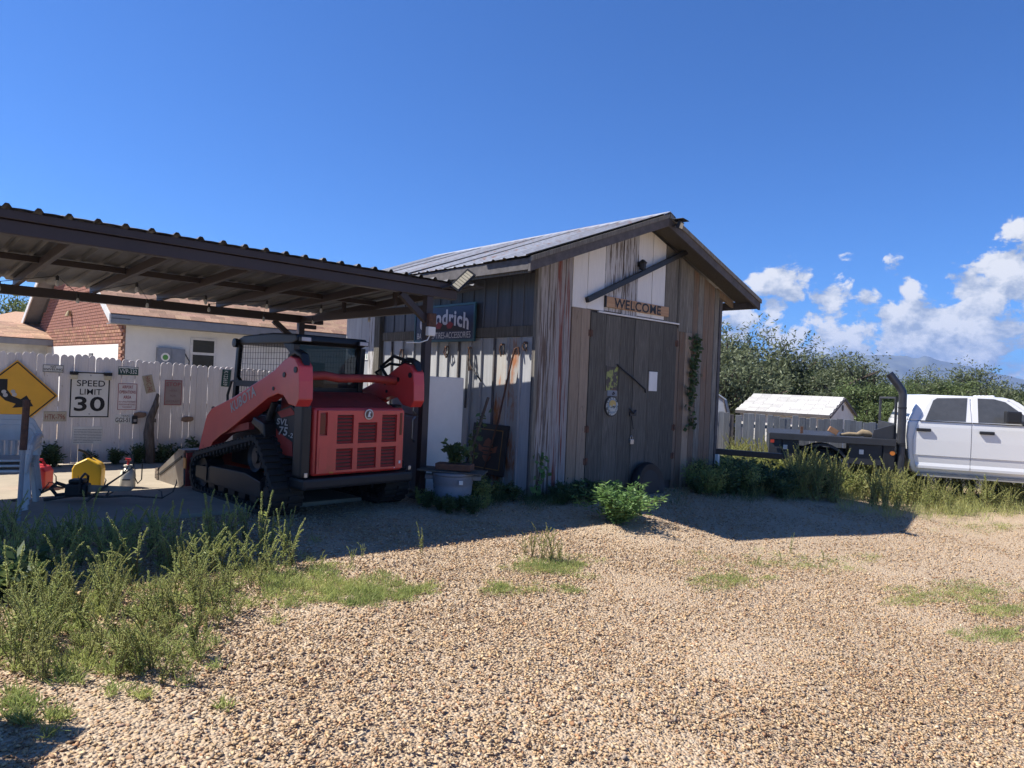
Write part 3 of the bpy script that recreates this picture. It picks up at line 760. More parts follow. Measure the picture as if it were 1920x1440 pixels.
# ------------------------------------------------------------------ carport
cpt = thing('carport', 'open brown steel carport with a ribbed tin roof beside the shed', 'carport', (E0.x, E0.y, 0), RC)
PY0, PY1 = .12, 3.72                                  # front and rear post rows (carport frame)
ZF, ZR = 2.93, 2.70                                   # underside of the roof at the front edge and above the rear beam
def crz(y): return ZF - (y - 0.0) * (ZF - ZR) / 3.72
nsh = 0
x = -4.6
while x < 5.0:
    prof = []; w_ = .9144; st = .2286
    for k in range(4):
        b_ = x + k * st
        prof += [(b_, .0), (b_ + .022, .032), (b_ + .05, .032), (b_ + .072, .0), (b_ + .135, .004), (b_ + .165, .004)]
    prof.append((x + w_, 0.0))
    n = len(prof); m = MB(); vv = []
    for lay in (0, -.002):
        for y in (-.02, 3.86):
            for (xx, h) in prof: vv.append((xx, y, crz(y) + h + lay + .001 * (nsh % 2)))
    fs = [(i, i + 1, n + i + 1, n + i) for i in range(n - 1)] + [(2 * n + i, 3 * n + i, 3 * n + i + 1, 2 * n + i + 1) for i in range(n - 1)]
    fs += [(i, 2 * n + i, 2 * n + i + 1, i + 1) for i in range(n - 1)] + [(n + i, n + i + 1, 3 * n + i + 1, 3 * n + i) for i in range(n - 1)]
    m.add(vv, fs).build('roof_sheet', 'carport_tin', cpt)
    x += w_; nsh += 1
XL, XR = -4.6, 5.02
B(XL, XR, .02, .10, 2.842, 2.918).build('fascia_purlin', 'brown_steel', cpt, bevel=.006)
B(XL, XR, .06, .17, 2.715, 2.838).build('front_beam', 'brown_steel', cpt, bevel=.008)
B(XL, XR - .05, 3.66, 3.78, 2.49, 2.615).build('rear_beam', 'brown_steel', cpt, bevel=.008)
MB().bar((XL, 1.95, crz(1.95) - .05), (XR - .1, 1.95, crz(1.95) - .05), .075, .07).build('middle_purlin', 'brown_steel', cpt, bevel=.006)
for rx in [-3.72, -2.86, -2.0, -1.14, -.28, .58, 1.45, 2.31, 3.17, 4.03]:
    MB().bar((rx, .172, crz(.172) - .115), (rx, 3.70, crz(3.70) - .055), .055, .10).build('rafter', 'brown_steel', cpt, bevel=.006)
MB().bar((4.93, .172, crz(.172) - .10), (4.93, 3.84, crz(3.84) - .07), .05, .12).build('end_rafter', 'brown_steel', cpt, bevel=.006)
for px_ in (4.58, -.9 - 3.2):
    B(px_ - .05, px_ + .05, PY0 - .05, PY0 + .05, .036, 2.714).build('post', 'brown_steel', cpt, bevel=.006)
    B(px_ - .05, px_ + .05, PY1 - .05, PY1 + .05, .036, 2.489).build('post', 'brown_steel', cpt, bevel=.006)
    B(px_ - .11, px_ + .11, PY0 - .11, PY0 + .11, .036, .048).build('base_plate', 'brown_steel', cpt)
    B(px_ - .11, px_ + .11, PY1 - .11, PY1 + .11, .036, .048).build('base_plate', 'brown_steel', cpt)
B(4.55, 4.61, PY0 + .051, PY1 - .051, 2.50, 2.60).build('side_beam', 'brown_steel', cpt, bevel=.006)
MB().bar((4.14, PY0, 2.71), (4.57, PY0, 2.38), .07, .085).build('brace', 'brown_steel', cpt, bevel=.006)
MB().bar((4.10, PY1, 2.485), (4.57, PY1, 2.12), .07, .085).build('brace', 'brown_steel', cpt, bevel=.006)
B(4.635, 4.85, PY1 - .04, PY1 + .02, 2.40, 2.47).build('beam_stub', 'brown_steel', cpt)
MB().bar((4.58, .9, 2.63), (4.58, .9, 2.86), .05, .05).build('strut', 'brown_steel', cpt); MB().bar((4.58, 2.3, 2.60), (4.58, 2.3, 2.78), .05, .05).build('strut', 'brown_steel', cpt)
# festoon lights hung under the purlins
sl = thing('festoon_light', 'string of clear bulbs hung along the inside of the carport roof', 'string light', (E0.x, E0.y, 0), RC)
pts = []
for k in range(15):
    xx = -.9 + k * .42; yy = 3.25 if k % 2 else 2.2
    pts.append((xx, yy, crz(yy) - .13 - .03 * (k % 3)))
MB().tube([p for p in pts], .005, 5).build('cable', 'black_plastic', sl)
for (a, b, c_) in pts:
    bu = MB().lathe([(.0, -.118), (.013, -.115), (.022, -.095), (.02, -.072), (.012, -.055), (.012, -.05)], 10, (a, b, c_)).build('bulb', 'bulb_glass', sl, smooth=True)
    MB().lathe([(.016, -.0495), (.018, 0), (.0, .012)], 8, (a, b, c_)).build('socket', 'black_plastic', bu)
# flood lamp on the carport corner and electrical box on the post
q_ = cp(4.98, -.05, 2.86)
fl = thing('shop_light', 'long solar floodlight with cream led strip on the carport corner', 'lamp', q_, RC)
MB().tube([(-.28, .05, -.03), (-.1, 0, .04), (0, 0, .05)], .014, 6).build('arm', 'black_iron', fl)
mm = Matrix.Translation((.02, -.02, .10)) @ Matrix.Rotation(rad(-42), 4, 'Y') @ Matrix.Rotation(rad(50), 4, 'X')
B(-.20, .20, -.075, .075, .0, .03).xf(mm).build('housing', 'black_plastic', fl, bevel=.006)
for k in range(7): B(-.17 + k * .049, -.13 + k * .049, -.05, .05, .0305, .035).xf(mm).build('led_tile', 'lamp_lens', fl)
eb = thing('outlet_box', 'grey weatherproof outlet box with white cord on the carport post', 'outlet box', cp(4.58, PY0 - .052, 2.33), RC)
B(-.05, .07, -.06, 0, -.02, .16).build('cover', 'rusty_steel', eb, bevel=.012); B(-.06, .06, -.065, -.0, -.14, -.021).build('box', 'sign_white', eb, bevel=.01)
MB().tube([(-.02, -.04, -.14), (-.06, -.05, -.2), (-.16, -.02, -.24), (-.32, .05, -.25)], .008, 6).build('cord', 'sign_white', eb)

# ------------------------------------------------------------------ refrigerator, barrel planter
fz = .036
fg = thing('refrigerator', 'old white refrigerator standing behind the carport post', 'refrigerator', (-1.27, 9.44, 0), RC)
B(.06, .79, 0, .66, fz, 1.66).build('cabinet', 'fridge_white', fg, bevel=.015)
M('fridge_door', (.35, .355, .365), (.31, .315, .325), rough=.4, rnd=0)
for a, b in ((fz + .05, 1.10), (1.115, 1.66)): B(0, .055, .0, .66, a, b).build('door', 'fridge_door', fg, bevel=.012)
for a, b in ((.75, 1.09), (1.13, 1.42)): MB().tube([(-.0, .07, a), (-.045, .07, a + .04), (-.045, .07, b - .04), (0, .07, b)], .014, 8).build('handle', 'steel', fg)
bx, by = -.72, 8.98; bz = -.02
br = thing('plastic_drum', 'grey plastic barrel standing in weeds before the shed wall', 'barrel', (bx, by, bz))
MB().lathe([(.0, 0), (.225, 0), (.235, .04), (.255, .26), (.251, .28), (.262, .30), (.267, .40), (.282, .415), (.282, .44), (.0, .44)], 28).build('body', 'barrel_plastic', br, smooth=True)
for sx in (-1, 1): B(sx * .31 - .055, sx * .31 + .055, -.06, .06, .34, .40).build('handle', 'barrel_plastic', br, bevel=.012)
m_ = B(.10, .15, -.275, -.256, .31, .36).build('sticker', 'sign_white', br, bevel=.001)
tag(B(-.44, .42, -.20, .22, 0, .02).build('lid_board', 'weathered_wood', None, bevel=.004, loc=(bx, by, bz + .442), rot=(0, rad(1.5), RC - .9)), 'weathered board laid over the plastic barrel', 'board')
pt = thing('planter_tray', 'dark planter tray with leafy plants on the barrel board', 'planter', (bx + .02, by - .04, bz + .470), RC - .95)
B(-.24, .24, -.10, .10, 0, .085).build('tray', 'rusty_steel', pt, bevel=.01)

# ------------------------------------------------------------------ compact track loader
LO = Vector((-2.161, 7.581, 0)); RL = rad(47.0)
M('loader_orange', (.60, .050, .042), (.53, .045, .038), rough=.38, spec=.5, coat=.25, scale=4, rnd=0, third=(.40, .05, .03), t_scale=3, t_lo=.62, t_hi=.8)
M('loader_vent', (.36, .034, .02), rough=.5, rnd=0)
M('loader_maroon', (.33, .04, .03), rough=.6, rnd=0, third=(.12, .03, .025), t_scale=4, t_lo=.55, t_hi=.75)
M('loader_black', (.013, .013, .014), rough=.42, rnd=0); M('loader_charcoal', (.017, .017, .018), rough=.5, rnd=0)
M('rubber', (.020, .019, .018), (.032, .029, .025), rough=.8, scale=10, bump=.1, rnd=0, third=(.055, .047, .036), t_scale=5, t_lo=.58, t_hi=.8)
M('bucket_steel', (.26, .24, .21), (.20, .165, .135), rough=.45, metal=.5, scale=4, third=(.13, .05, .03), t_scale=5, t_lo=.58, t_hi=.72, rnd=0)
M('decal_grey', (.42, .42, .42), rough=.4, rnd=0); M('tail_lens', (.13, .008, .012), rough=.15, rnd=0); M('decal_amber', (.55, .20, .03), rough=.4, rnd=0)
M('work_lamp', (.5, .46, .46), rough=.2, rnd=0)
glass_mat('cab_glass', (.42, .45, .47), .38)
ld = thing('track_loader', 'orange and black compact track loader parked under the carport', 'loader', (LO.x, LO.y, .036), RL)
HX, Z0, Z1 = 1.26, .44, 1.21
hood = B(0, HX, .022, .42, Z0, Z1).build('rear_door', 'loader_orange', ld, bevel=.05, seg=4, smooth=True)
holes = [(.28, .50, .80, 1.13), (.565, .83, .80, 1.04), (.90, 1.12, .80, 1.13), (.28, .50, .50, .745), (.565, .83, .50, .745), (.90, 1.12, .50, .745), (.06, .155, .90, 1.16)]
xsu = sorted({.035, HX - .035} | {h[0] for h in holes} | {h[1] for h in holes}); zsu = sorted({Z0 + .035, Z1 - .03} | {h[2] for h in holes} | {h[3] for h in holes})
mp_ = MB()
for a, b in zip(xsu[:-1], xsu[1:]):
    for c0, d0 in zip(zsu[:-1], zsu[1:]):
        xm, zm = (a + b) / 2, (c0 + d0) / 2
        if not any(h[0] < xm < h[1] and h[2] < zm < h[3] for h in holes): mp_.box(a, b, -.012, .0215, c0, d0)
mp_.build('grille_frame', 'loader_orange', hood)
for h in holes[:6]:
    gr = B(h[0] + .001, h[1] - .001, .017, .0212, h[2] + .001, h[3] - .001).build('vent', 'loader_black', ld)  # backing painted black to deepen the shade between the louvers
    n_ = int(round((h[3] - h[2]) / .042)); st = (h[3] - h[2]) / n_
    for k in range(n_):
        zz = h[2] + k * st
        MB().add([(h[0] + .004, -.006, zz + .006), (h[1] - .004, -.006, zz + .006), (h[1] - .004, .012, zz + st * .74), (h[0] + .004, .012, zz + st * .74),
                  (h[0] + .004, .0155, zz + .006), (h[1] - .004, .0155, zz + .006), (h[1] - .004, .0155, zz + st * .74), (h[0] + .004, .0155, zz + st * .74)],
                 [(0, 1, 2, 3), (7, 6, 5, 4), (0, 4, 5, 1), (1, 5, 6, 2), (2, 6, 7, 3), (3, 7, 4, 0)]).build('louver', 'loader_vent', gr)
h = holes[6]
B(h[0] + .012, h[1] - .012, .006, .0212, h[2] + .012, h[3] - .012).build('tail_lamp', 'tail_lens', hood, bevel=.004)
B(1.165, 1.20, -.018, -.0125, .88, 1.15).build('tail_lamp', 'tail_lens', hood, bevel=.003)
B(.06, .16, -.016, -.0125, .52, .76).build('access_panel', 'loader_orange', hood, bevel=.004)
bd = MB().lathe([(0, 0), (.058, 0), (.062, -.006), (.062, -.012), (.050, -.013), (0, -.009)], 28, (.70, -.012, 1.135), 'y').build('badge', 'steel', ld, smooth=True)
M('badge_brown', (.12, .07, .055), rough=.4, rnd=0)
MB().lathe([(0, -.0135), (.047, -.0135), (.047, -.016), (0, -.016)], 24, (.70, -.012, 1.135), 'y').build('badge_disc', 'badge_brown', bd)
MB().prism([(.675, 1.105), (.725, 1.105), (.712, 1.12), (.708, 1.145), (.722, 1.15), (.720, 1.168), (.695, 1.17), (.688, 1.14)], 'y', -.031, -.0285).build('badge_mark', 'sign_white', bd)
MB().prism([(.05, Z1 - .03), (.62, 1.37), (.9, 1.37), (.9, .9), (.05, .9)], 'x', .07, HX - .07).build('bonnet', 'loader_maroon', ld, bevel=.02)
B(.12, 1.14, .5, 2.25, .36, 1.02).build('chassis', 'loader_black', ld, bevel=.02)
B(-.13, HX + .13, -.03, .30, .30, .425).build('rear_bumper', 'loader_charcoal', ld, bevel=.03)
for sx, xa in ((0, -.15), (1, HX + .03)):
    B(xa, xa + .12, .01 if sx == 0 else .26, .20 if sx == 0 else .42, .43, 1.24).build('corner_post', 'loader_black', ld, bevel=.03, seg=3)
    B(xa + .045, xa + .085, -.002, .009, .44, .49).build('tie_down', 'steel', ld, bevel=.003)
# side panels with the model decal
for sx in (0, 1):
    xa = -.06 if sx == 0 else HX + .01
    MB().prism([(.22, .62), (.24, 1.14), (.42, 1.22), (.80, 1.12), (.92, 1.08), (.72, .60)], 'x', xa, xa + .05).build('side_panel', 'loader_charcoal', ld, bevel=.01)
    xo_ = xa - .006 if sx == 0 else xa + .05
    MB().prism([(.33, .64), (.36, .80), (.70, .90), (.83, 1.0), (.70, .64)], 'x', xo_, xo_ + .006).build('side_stripe', 'loader_maroon', ld)
    MB().prism([(.30, 1.12), (.42, 1.19), (.72, 1.12), (.62, 1.06)], 'x', xo_, xo_ + .006).build('side_stripe', 'loader_maroon', ld)
for (a, b, w_, h_, mt) in ((1.17, .53, .025, .035, 'sign_white'), (1.10, .475, .012, .012, 'sign_white'), (.20, .47, .05, .02, 'decal_amber')): B(a, a + w_, -.016, -.0125, b, b + h_).build('sticker', mt, ld)
dk = bpy.data.objects.new('decal', None); COL.objects.link(dk); dk.parent = ld; dk.location = (-.068, .62, .90); dk.rotation_euler = (0, 0, rad(-90))
text('75', .20, .10, .06, .01, 'decal_grey', dk, y=-.002, name='model_number', shear=.25); text('-2', .10, .055, .235, -.025, 'decal_grey', dk, y=-.002, name='model_number', shear=.25)
text('SVL', .26, .075, .04, .115, 'decal_grey', dk, y=-.002, name='model_number', shear=.25)
# lift arms
arm_poly = [(-.03, 1.66), (.06, 1.745), (.16, 1.77), (.30, 1.72), (.50, 1.61), (.71, 1.53), (1.10, 1.395), (1.49, 1.26), (2.10, 1.085), (2.24, .98), (2.36, .72), (2.46, .47), (2.27, .44), (2.16, .50), (2.02, .66), (1.80, .77), (1.63, .83), (1.32, .97), (.90, 1.16), (.62, 1.29), (.40, 1.345), (.28, 1.33), (.16, 1.24), (.0, 1.22), (-.06, 1.30), (-.05, 1.5)]
for sx, xa in ((0, -.24), (1, HX + .07)):
    a_ = MB().prism(arm_poly, 'x', xa, xa + .17).build('lift_arm', 'loader_orange', ld, bevel=.012)
    for (yy, zz, rr) in ((.03, 1.62, .035), (.27, 1.56, .03), (.50, 1.40, .022)):
        MB().lathe([(0, 0), (rr, 0), (rr, -.008), (0, -.008)], 14, (xa - .0005, yy, zz), 'x').build('pin_hole', 'loader_black', a_)
    MB().prism([(2.30, .60), (2.50, .42), (2.47, .40), (2.26, .46)], 'x', xa - .004, xa + .02).build('arm_edge', 'loader_orange', a_)
    MB().prism([(-.032, 1.665), (.05, 1.755), (.17, 1.79), (.32, 1.74), (.30, 1.80), (.16, 1.85), (.02, 1.80)], 'x', xa + .05, xa + .15).build('hose_guard', 'loader_black', a_, bevel=.02)
    MB().bar((xa + .085, 1.16, .93), (xa + .085, 1.86, .81), .07, .085).build('tilt_link', 'loader_maroon', ld)
    MB().tube([(xa + .14, .98, .80), (xa + .14, .72, 1.24)], .04, 10).build('lift_cylinder', 'loader_charcoal', ld, smooth=True)
    MB().tube([(xa + .1, 2.12, 1.02), (xa + .1, 2.25, 1.08), (xa + .1, 2.20, .95)], .035, 8).build('hose', 'loader_black', ld)
dk2 = bpy.data.objects.new('decal', None); COL.objects.link(dk2); dk2.parent = ld; dk2.location = (-.2415, 1.23, 1.245); dk2.rotation_euler = (0, 0, rad(-90))
text('KUBOTA', .66, .13, 0, 0, 'decal_grey', dk2, y=-.002, name='brand_lettering', angle=math.atan2(.245, .62))
MB().tube([(-.10, .33, 1.55), (.3, .33, 1.57), (.5, .33, 1.545), (.95, .33, 1.56), (HX + .1, .33, 1.54)], .052, 10).build('cross_tube', 'loader_maroon', ld, smooth=True)
MB().tube([(HX + .02, .4, 1.55), (HX + .05, .62, 1.72), (HX + .12, .45, 1.86), (HX + .15, .2, 1.80)], .024, 8).build('hose', 'loader_black', ld, smooth=True)
MB().tube([(HX - .02, .42, 1.5), (HX + .0, .66, 1.64), (HX + .1, .5, 1.76), (HX + .14, .22, 1.74)], .020, 8).build('hose', 'loader_black', ld, smooth=True)
# cab
CX0, CX1, CY0, CY1, CZ = .16, 1.10, .80, 2.22, 2.055
roof = MB().prism([(CY0 - .12, 1.975), (CY0 - .10, CZ), (CY0 + .5, CZ + .025), (CY1 - .15, CZ), (CY1 + .06, CZ - .06), (CY1 + .05, 1.94), (CY0 + .0, 1.94)], 'x', CX0 - .03, CX1 + .03).build('cab_roof', 'loader_black', ld, bevel=.025, seg=3)
for xx in (CX0, CX1):
    MB().bar((xx, CY0 + .03, 1.0), (xx, CY0 - .02, 1.94), .075, .11).build('cab_post', 'loader_black', ld, bevel=.012)
    MB().bar((xx, CY1 + .10, .95), (xx, CY1 + .0, 1.94), .06, .08).build('cab_post', 'loader_black', ld, bevel=.012)
    B(xx - .03, xx + .03, CY0 + .04, CY1 + .05, 1.385, 1.46).build('side_rail', 'loader_black', ld)
    B(xx - .03, xx + .03, CY0 + .04, CY1 + .06, .95, 1.03).build('side_rail', 'loader_black', ld)
    for (ya, za, yb, zb) in ((CY0 + .04, 1.82, CY0 + .22, 1.94), (CY0 + .04, 1.55, CY0 + .16, 1.46), (CY1 + .02, 1.52, CY1 - .06, 1.46)):
        MB().prism([(ya, za), (ya, zb), (yb, zb)], 'x', xx - .025, xx + .025).build('corner_gusset', 'loader_black', ld)
    wm = MB()
    for k in range(20):
        yy = CY0 + .06 + k * .07
        wm.box(xx - .002, xx + .002, yy - .0019, yy + .0019, 1.03, 1.94)
    for k in range(12):
        zz = 1.09 + k * .074
        wm.box(xx - .006, xx - .0032, CY0 + .04, CY1 + .04, zz - .0024, zz + .0024)
    stuff(wm.build('wire_mesh', 'loader_black', ld))
B(CX0 + .038, CX1 - .038, CY0 + .0, CY0 + .012, 1.42, 1.935).build('rear_window', 'cab_glass', ld)
B(CX0 + .038, CX1 - .038, CY0 - .02, CY0 + .03, 1.36, 1.419).build('window_sill', 'loader_black', ld)
for sx in (CX0 + .06, CX1 - .06): 
    la = B(sx - .075, sx + .075, CY0 - .17, CY0 - .122, 1.965, 2.025).build('work_light', 'loader_black', ld, bevel=.008)
    B(sx - .062, sx + .062, CY0 - .1745, CY0 - .1705, 1.972, 2.018).build('lens', 'work_lamp', la, bevel=.002)
MB().lathe([(0, -.03), (.06, -.025), (.06, .02), (0, .03)], 12, (CX0 - .05, CY1 + .02, 1.96), 'x').build('front_lamp', 'loader_black', ld)
MB().lathe([(0, 0), (.05, 0), (.04, .06), (0, .07)], 10, (CX0 + .3, CY1 - .02, CZ - .01)).build('horn', 'loader_black', ld)
sb = MB().prism([(1.3, 1.03), (1.75, 1.03), (1.75, 1.15), (1.42, 1.18), (1.36, 1.72), (1.25, 1.74)], 'x', .38, .88).build('seat', 'loader_charcoal', ld, bevel=.03)
B(.3, .96, 2.15, 2.2, .95, 1.2).build('front_guard', 'loader_black', ld)
MB().tube([(CX0 - .05, CY1 + .16, 1.02), (CX0 - .05, CY1 + .2, 1.25), (CX0 - .03, CY1 + .14, 1.44), (CX0, CY1 + .05, 1.46)], .018, 8).build('grab_handle', 'loader_black', ld, smooth=True)
# tracks
def hull(circs, n=14):
    pts_ = [(cx + r * math.cos(2 * math.pi * k / 40), cz + r * math.sin(2 * math.pi * k / 40)) for cx, cz, r in circs for k in range(40)]
    pts_ = sorted(set(pts_))
    def half(ps):
        o = []
        for p in ps:
            while len(o) > 1 and (o[-1][0] - o[-2][0]) * (p[1] - o[-2][1]) - (o[-1][1] - o[-2][1]) * (p[0] - o[-2][0]) <= 0: o.pop()
            o.append(p)
        return o
    a, b = half(pts_), half(pts_[::-1])
    return a[:-1] + b[:-1]
def resample(poly, st):
    out = []; n = len(poly); acc = 0
    P = [Vector((*p, 0)) for p in poly] + [Vector((*poly[0], 0))]
    tot = sum((P[i + 1] - P[i]).length for i in range(n)); k = int(tot / st); st = tot / k
    i = 0; d = 0.0; cur = 0.0
    for j in range(k):
        tgt = j * st
        while cur + (P[i + 1] - P[i]).length < tgt: cur += (P[i + 1] - P[i]).length; i += 1
        e = P[i + 1] - P[i]
        out.append((P[i] + e * ((tgt - cur) / max(e.length, 1e-9)), e.normalized()))
    return out
belt = hull([(2.24, .285, .265), (.82, .62, .24), (.52, .25, .24)])
inner = hull([(2.24, .285, .225), (.82, .62, .20), (.52, .25, .20)])
for sx, xa in ((0, -.32), (1, HX - .06)):
    tr = bpy.data.objects.new('track', None); COL.objects.link(tr); tr.parent = ld; tr.location = (0, 0, -.03)
    n = len(belt); m = MB()
    oo = resample(belt, .05); cen = Vector((1.2, .35, 0))
    vv = []; fs = []; K = len(oo)
    for p, d in oo:
        nn = Vector((-d.y, d.x, 0)); nn = nn if nn.dot(p - cen) > 0 else -nn
        a = p; b = p - nn * .045
        vv += [(xa, a.x, a.y), (xa + .38, a.x, a.y), (xa + .38, b.x, b.y), (xa, b.x, b.y)]
    for k in range(K):
        o1, o2 = 4 * k, 4 * ((k + 1) % K)
        for e in range(4): fs.append((o1 + e, o1 + (e + 1) % 4, o2 + (e + 1) % 4, o2 + e))
    m.add(vv, fs).build('belt', 'rubber', tr)
    lg = MB()
    for k, (p, d) in enumerate(resample(belt, .085)):
        nn = Vector((-d.y, d.x, 0)); nn = nn if nn.dot(p - cen) > 0 else -nn
        for (xs0, xs1, sh_) in ((xa, xa + .18, 0), (xa + .20, xa + .38, .5)):
            c0 = p + d * (.085 * sh_)
            quad = [c0 - d * .022, c0 + d * .022]
            vv = []
            for xx in (xs0, xs1):
                for e in quad: vv.append((xx, e.x, e.y)); vv.append((xx, e.x + nn.x * .022, e.y + nn.y * .022))
            lg.add(vv, [(0, 1, 3, 2), (4, 6, 7, 5), (0, 2, 6, 4), (1, 5, 7, 3), (0, 4, 5, 1), (2, 3, 7, 6)])
    stuff(lg.build('tread_lug', 'rubber', tr))
    gd = MB()
    for k, (p, d) in enumerate(resample(inner, .095)):
        nn = Vector((-d.y, d.x, 0)); nn = nn if nn.dot(p - cen) > 0 else -nn
        e = p - nn * .03
        gd.box(xa + .14, xa + .17, e.x - .02, e.x + .02, e.y - .025, e.y + .025); gd.box(xa + .005, xa + .05, e.x - .015, e.x + .015, e.y - .02, e.y + .02)
    stuff(gd.build('guide_lug', 'rubber', tr))
    for (cy, cz, rr) in ((2.24, .285, .20), (.52, .25, .18), (.82, .62, .17)):
        MB().lathe([(0, 0), (rr * .4, 0), (rr * .45, .03), (rr * .8, .03), (rr, 0), (rr, .22), (0, .22)], 20, (xa + .05, cy, cz), 'x').build('idler_wheel', 'loader_charcoal', tr, smooth=True)
    for k in range(5): MB().lathe([(0, 0), (.09, 0), (.09, .24), (0, .24)], 14, (xa + .06, .84 + k * .28, .155), 'x').build('roller', 'loader_charcoal', tr)
    MB().prism([(.62, .17), (2.10, .17), (2.12, .30), (1.95, .40), (1.0, .42), (.62, .36)], 'x', xa + .03, xa + .26).build('track_frame', 'loader_charcoal', tr, bevel=.015)
    MB().prism([(2.02, .20), (2.34, .22), (2.34, .36), (2.02, .38)], 'x', xa + .015, xa + .027).build('tension_plate', 'loader_charcoal', tr)
    MB().prism([(.72, .86), (.85, .93), (1.05, 1.0), (1.0, 1.08), (.74, 1.02)], 'x', xa + .10, xa + .30).build('fender', 'loader_black', tr, bevel=.02)
# bucket
M('safety_grit', (.22, .17, .13), (.05, .04, .03), rough=.8, scale=30, lo=.45, hi=.55, rnd=0)
bk = bpy.data.objects.new('bucket', None); COL.objects.link(bk); bk.parent = ld; bk.location = (0, 0, -.03)
side_poly = [(2.58, .08), (2.62, .50), (2.78, .53), (3.42, .20), (3.52, .06), (3.45, .01), (2.7, .01)]
for xa in (-.36, HX + .34): MB().prism(side_poly, 'x', xa, xa + .025).build('side_plate', 'bucket_steel', bk, bevel=.003)
B(-.335, HX + .339, 2.56, 2.60, .06, .50).build('back_plate', 'loader_maroon', bk); B(-.335, HX + .339, 2.60, 3.46, .0, .025).build('floor_plate', 'bucket_steel', bk)
B(-.36, HX + .365, 2.57, 2.80, .502, .535).build('top_lip', 'bucket_steel', bk); MB().prism([(3.44, .02), (3.56, .05), (3.56, .19), (3.46, .205)], 'x', -.37, HX + .37).build('cutting_edge', 'safety_grit', bk)
MB().bar((-.366, 2.66, .44), (-.366, 3.40, .12), .012, .03).build('wear_strip', 'loader_charcoal', bk); B(-.375, -.362, 2.50, 2.575, .30, .44).build('sticker', 'decal_amber', bk)
MB().prism([(2.42, .10), (2.56, .10), (2.56, .48), (2.40, .50)], 'x', -.14, HX + .14).build('quick_hitch', 'loader_maroon', bk)
# ------------------------------------------------------------------ white picket fence with signs
RF = rad(40.0)
UF, VF = Vector((math.cos(RF), math.sin(RF), 0)), Vector((-math.sin(RF), math.cos(RF), 0))
PF = Vector((-6.75, 11.0, 0))
def fx(px, py, off=0.0):
    """(x, z) in the fence's frame where the sight line of a photograph pixel meets the fence face shifted by off."""
    r = ray(px, py); n = VF; p = PF - VF * off
    t = n.dot(p) / n.dot(Vector((r.x, r.y, 0)))
    q = Vector((r.x * t, r.y * t, 0)); return (q - PF).dot(UF), CAM_H + r.z * t
fen = thing('picket_fence', 'tall white painted picket fence hung with old signs and plates', 'fence', PF, RF)
pick = []
for v_ in range(3):
    m = MB(); w_ = .0475; o_ = RND.uniform(-.004, .004)
    top = [(w_ * math.cos(a), .055 * math.sin(a)) for a in [math.pi * k / 6 for k in range(7)]]
    m.prism([(-w_ + .001, 0), (w_ - .001, 0)] + [(a, 1.66 + b) for a, b in top], 'y', -.02, 0)
    me = m.mesh('picket', .0012, 1); me.materials.append(MATS['fence_paint']); pick.append(me)
px_ = -2.6; k = 0
while px_ < 4.9:
    o = link('picket', pick[k % 3], None, fen, (px_, RND.uniform(-.004, .002), .04 + RND.uniform(-.012, .012) - max(0, px_) * .03 + (.02 if px_ < 0 else 0)), (0, RND.uniform(-.006, .006), RND.uniform(-.01, .01)))
    px_ += .0952 + RND.choice([0, 0, 0, 0, .001, .004]); k += 1
for zz in (.35, .95, 1.42): B(-2.7, 4.95, .004, .045, zz, zz + .09).build('rail', 'fence_paint', fen)
for xx in (-2.4, -.2, 2.1, 4.3): B(xx - .045, xx + .045, .046, .136, 0, 1.62).build('post', 'fence_paint', fen)

def fence_sign(name, label, tl, br, mat, cat='sign', th=.004, off=.024, rot=0.0, bevel=.002, group=None):
    x0, z1 = fx(*tl, off); x1, z0 = fx(*br, off)
    cx, cz = (x0 + x1) / 2, (z0 + z1) / 2; w_, h_ = abs(x1 - x0), abs(z1 - z0)
    if rot: w_, h_ = rot[1], rot[2]
    t = thing(name, label, cat, PF + UF * cx - VF * off + Vector((0, 0, cz)), RF, group, rot=(0, rot[0] if rot else 0, RF))
    B(-w_ / 2, w_ / 2, -th, 0, -h_ / 2, h_ / 2).build('panel', mat, t, bevel=bevel)
    return t, w_, h_, -th
def border(t, w_, h_, y, inset, wd, mat):
    a, b = w_ / 2 - inset, h_ / 2 - inset
    for r in ((-a, a, b - wd, b), (-a, a, -b, -b + wd), (-a, -a + wd, -b + wd + .0005, b - wd - .0005), (a - wd, a, -b + wd + .0005, b - wd - .0005)):
        B(r[0], r[1], y - .002, y - .0002, r[2], r[3]).build('border', mat, t)
t, w_, h_, y = fence_sign('speed_limit_sign', 'white SPEED LIMIT 30 road sign with black border on the picket fence', (132, 696), (204, 783), 'sign_white')
border(t, w_, h_, y, .006, .018, 'sign_black')
text('SPEED', w_ * .70, h_ * .135, .01, h_ * .25, 'sign_black', t, y=y - .003); text('LIMIT', w_ * .54, h_ * .125, .01, h_ * .065, 'sign_black', t, y=y - .003); text('30', w_ * .76, h_ * .32, .0, -h_ * .20, 'sign_black', t, y=y - .003)
for zz in (.42, -.42): MB().lathe([(0, -.003), (.012, -.003), (.012, -.008), (0, -.008)], 10, (0, y, h_ * zz), 'y').build('bolt', 'steel', t)
for k, sx in enumerate((-1, 1)):
    la = thing('solar_fence_light', ['small black solar light over the speed limit sign, corner nearer the NO SNIVELING plate', 'small black solar light over the speed limit sign, corner nearer the green plate'][k], 'lamp', t.location + UF * (sx * w_ * .42) - VF * .03 + Vector((0, 0, h_ * .43)), RF, 'solar lights on the speed sign')
    B(-.055, .055, -.06, .025, .0, .05).build('housing', 'black_plastic', la, bevel=.006); B(-.048, .048, -.055, -.01, -.07, -.001).build('lens', 'lamp_lens', la, bevel=.008)
t, w_, h_, y = fence_sign('notice_sign', 'small white sign reading NO SNIVELING on the picket fence', (80, 683), (119, 699), 'sign_white')
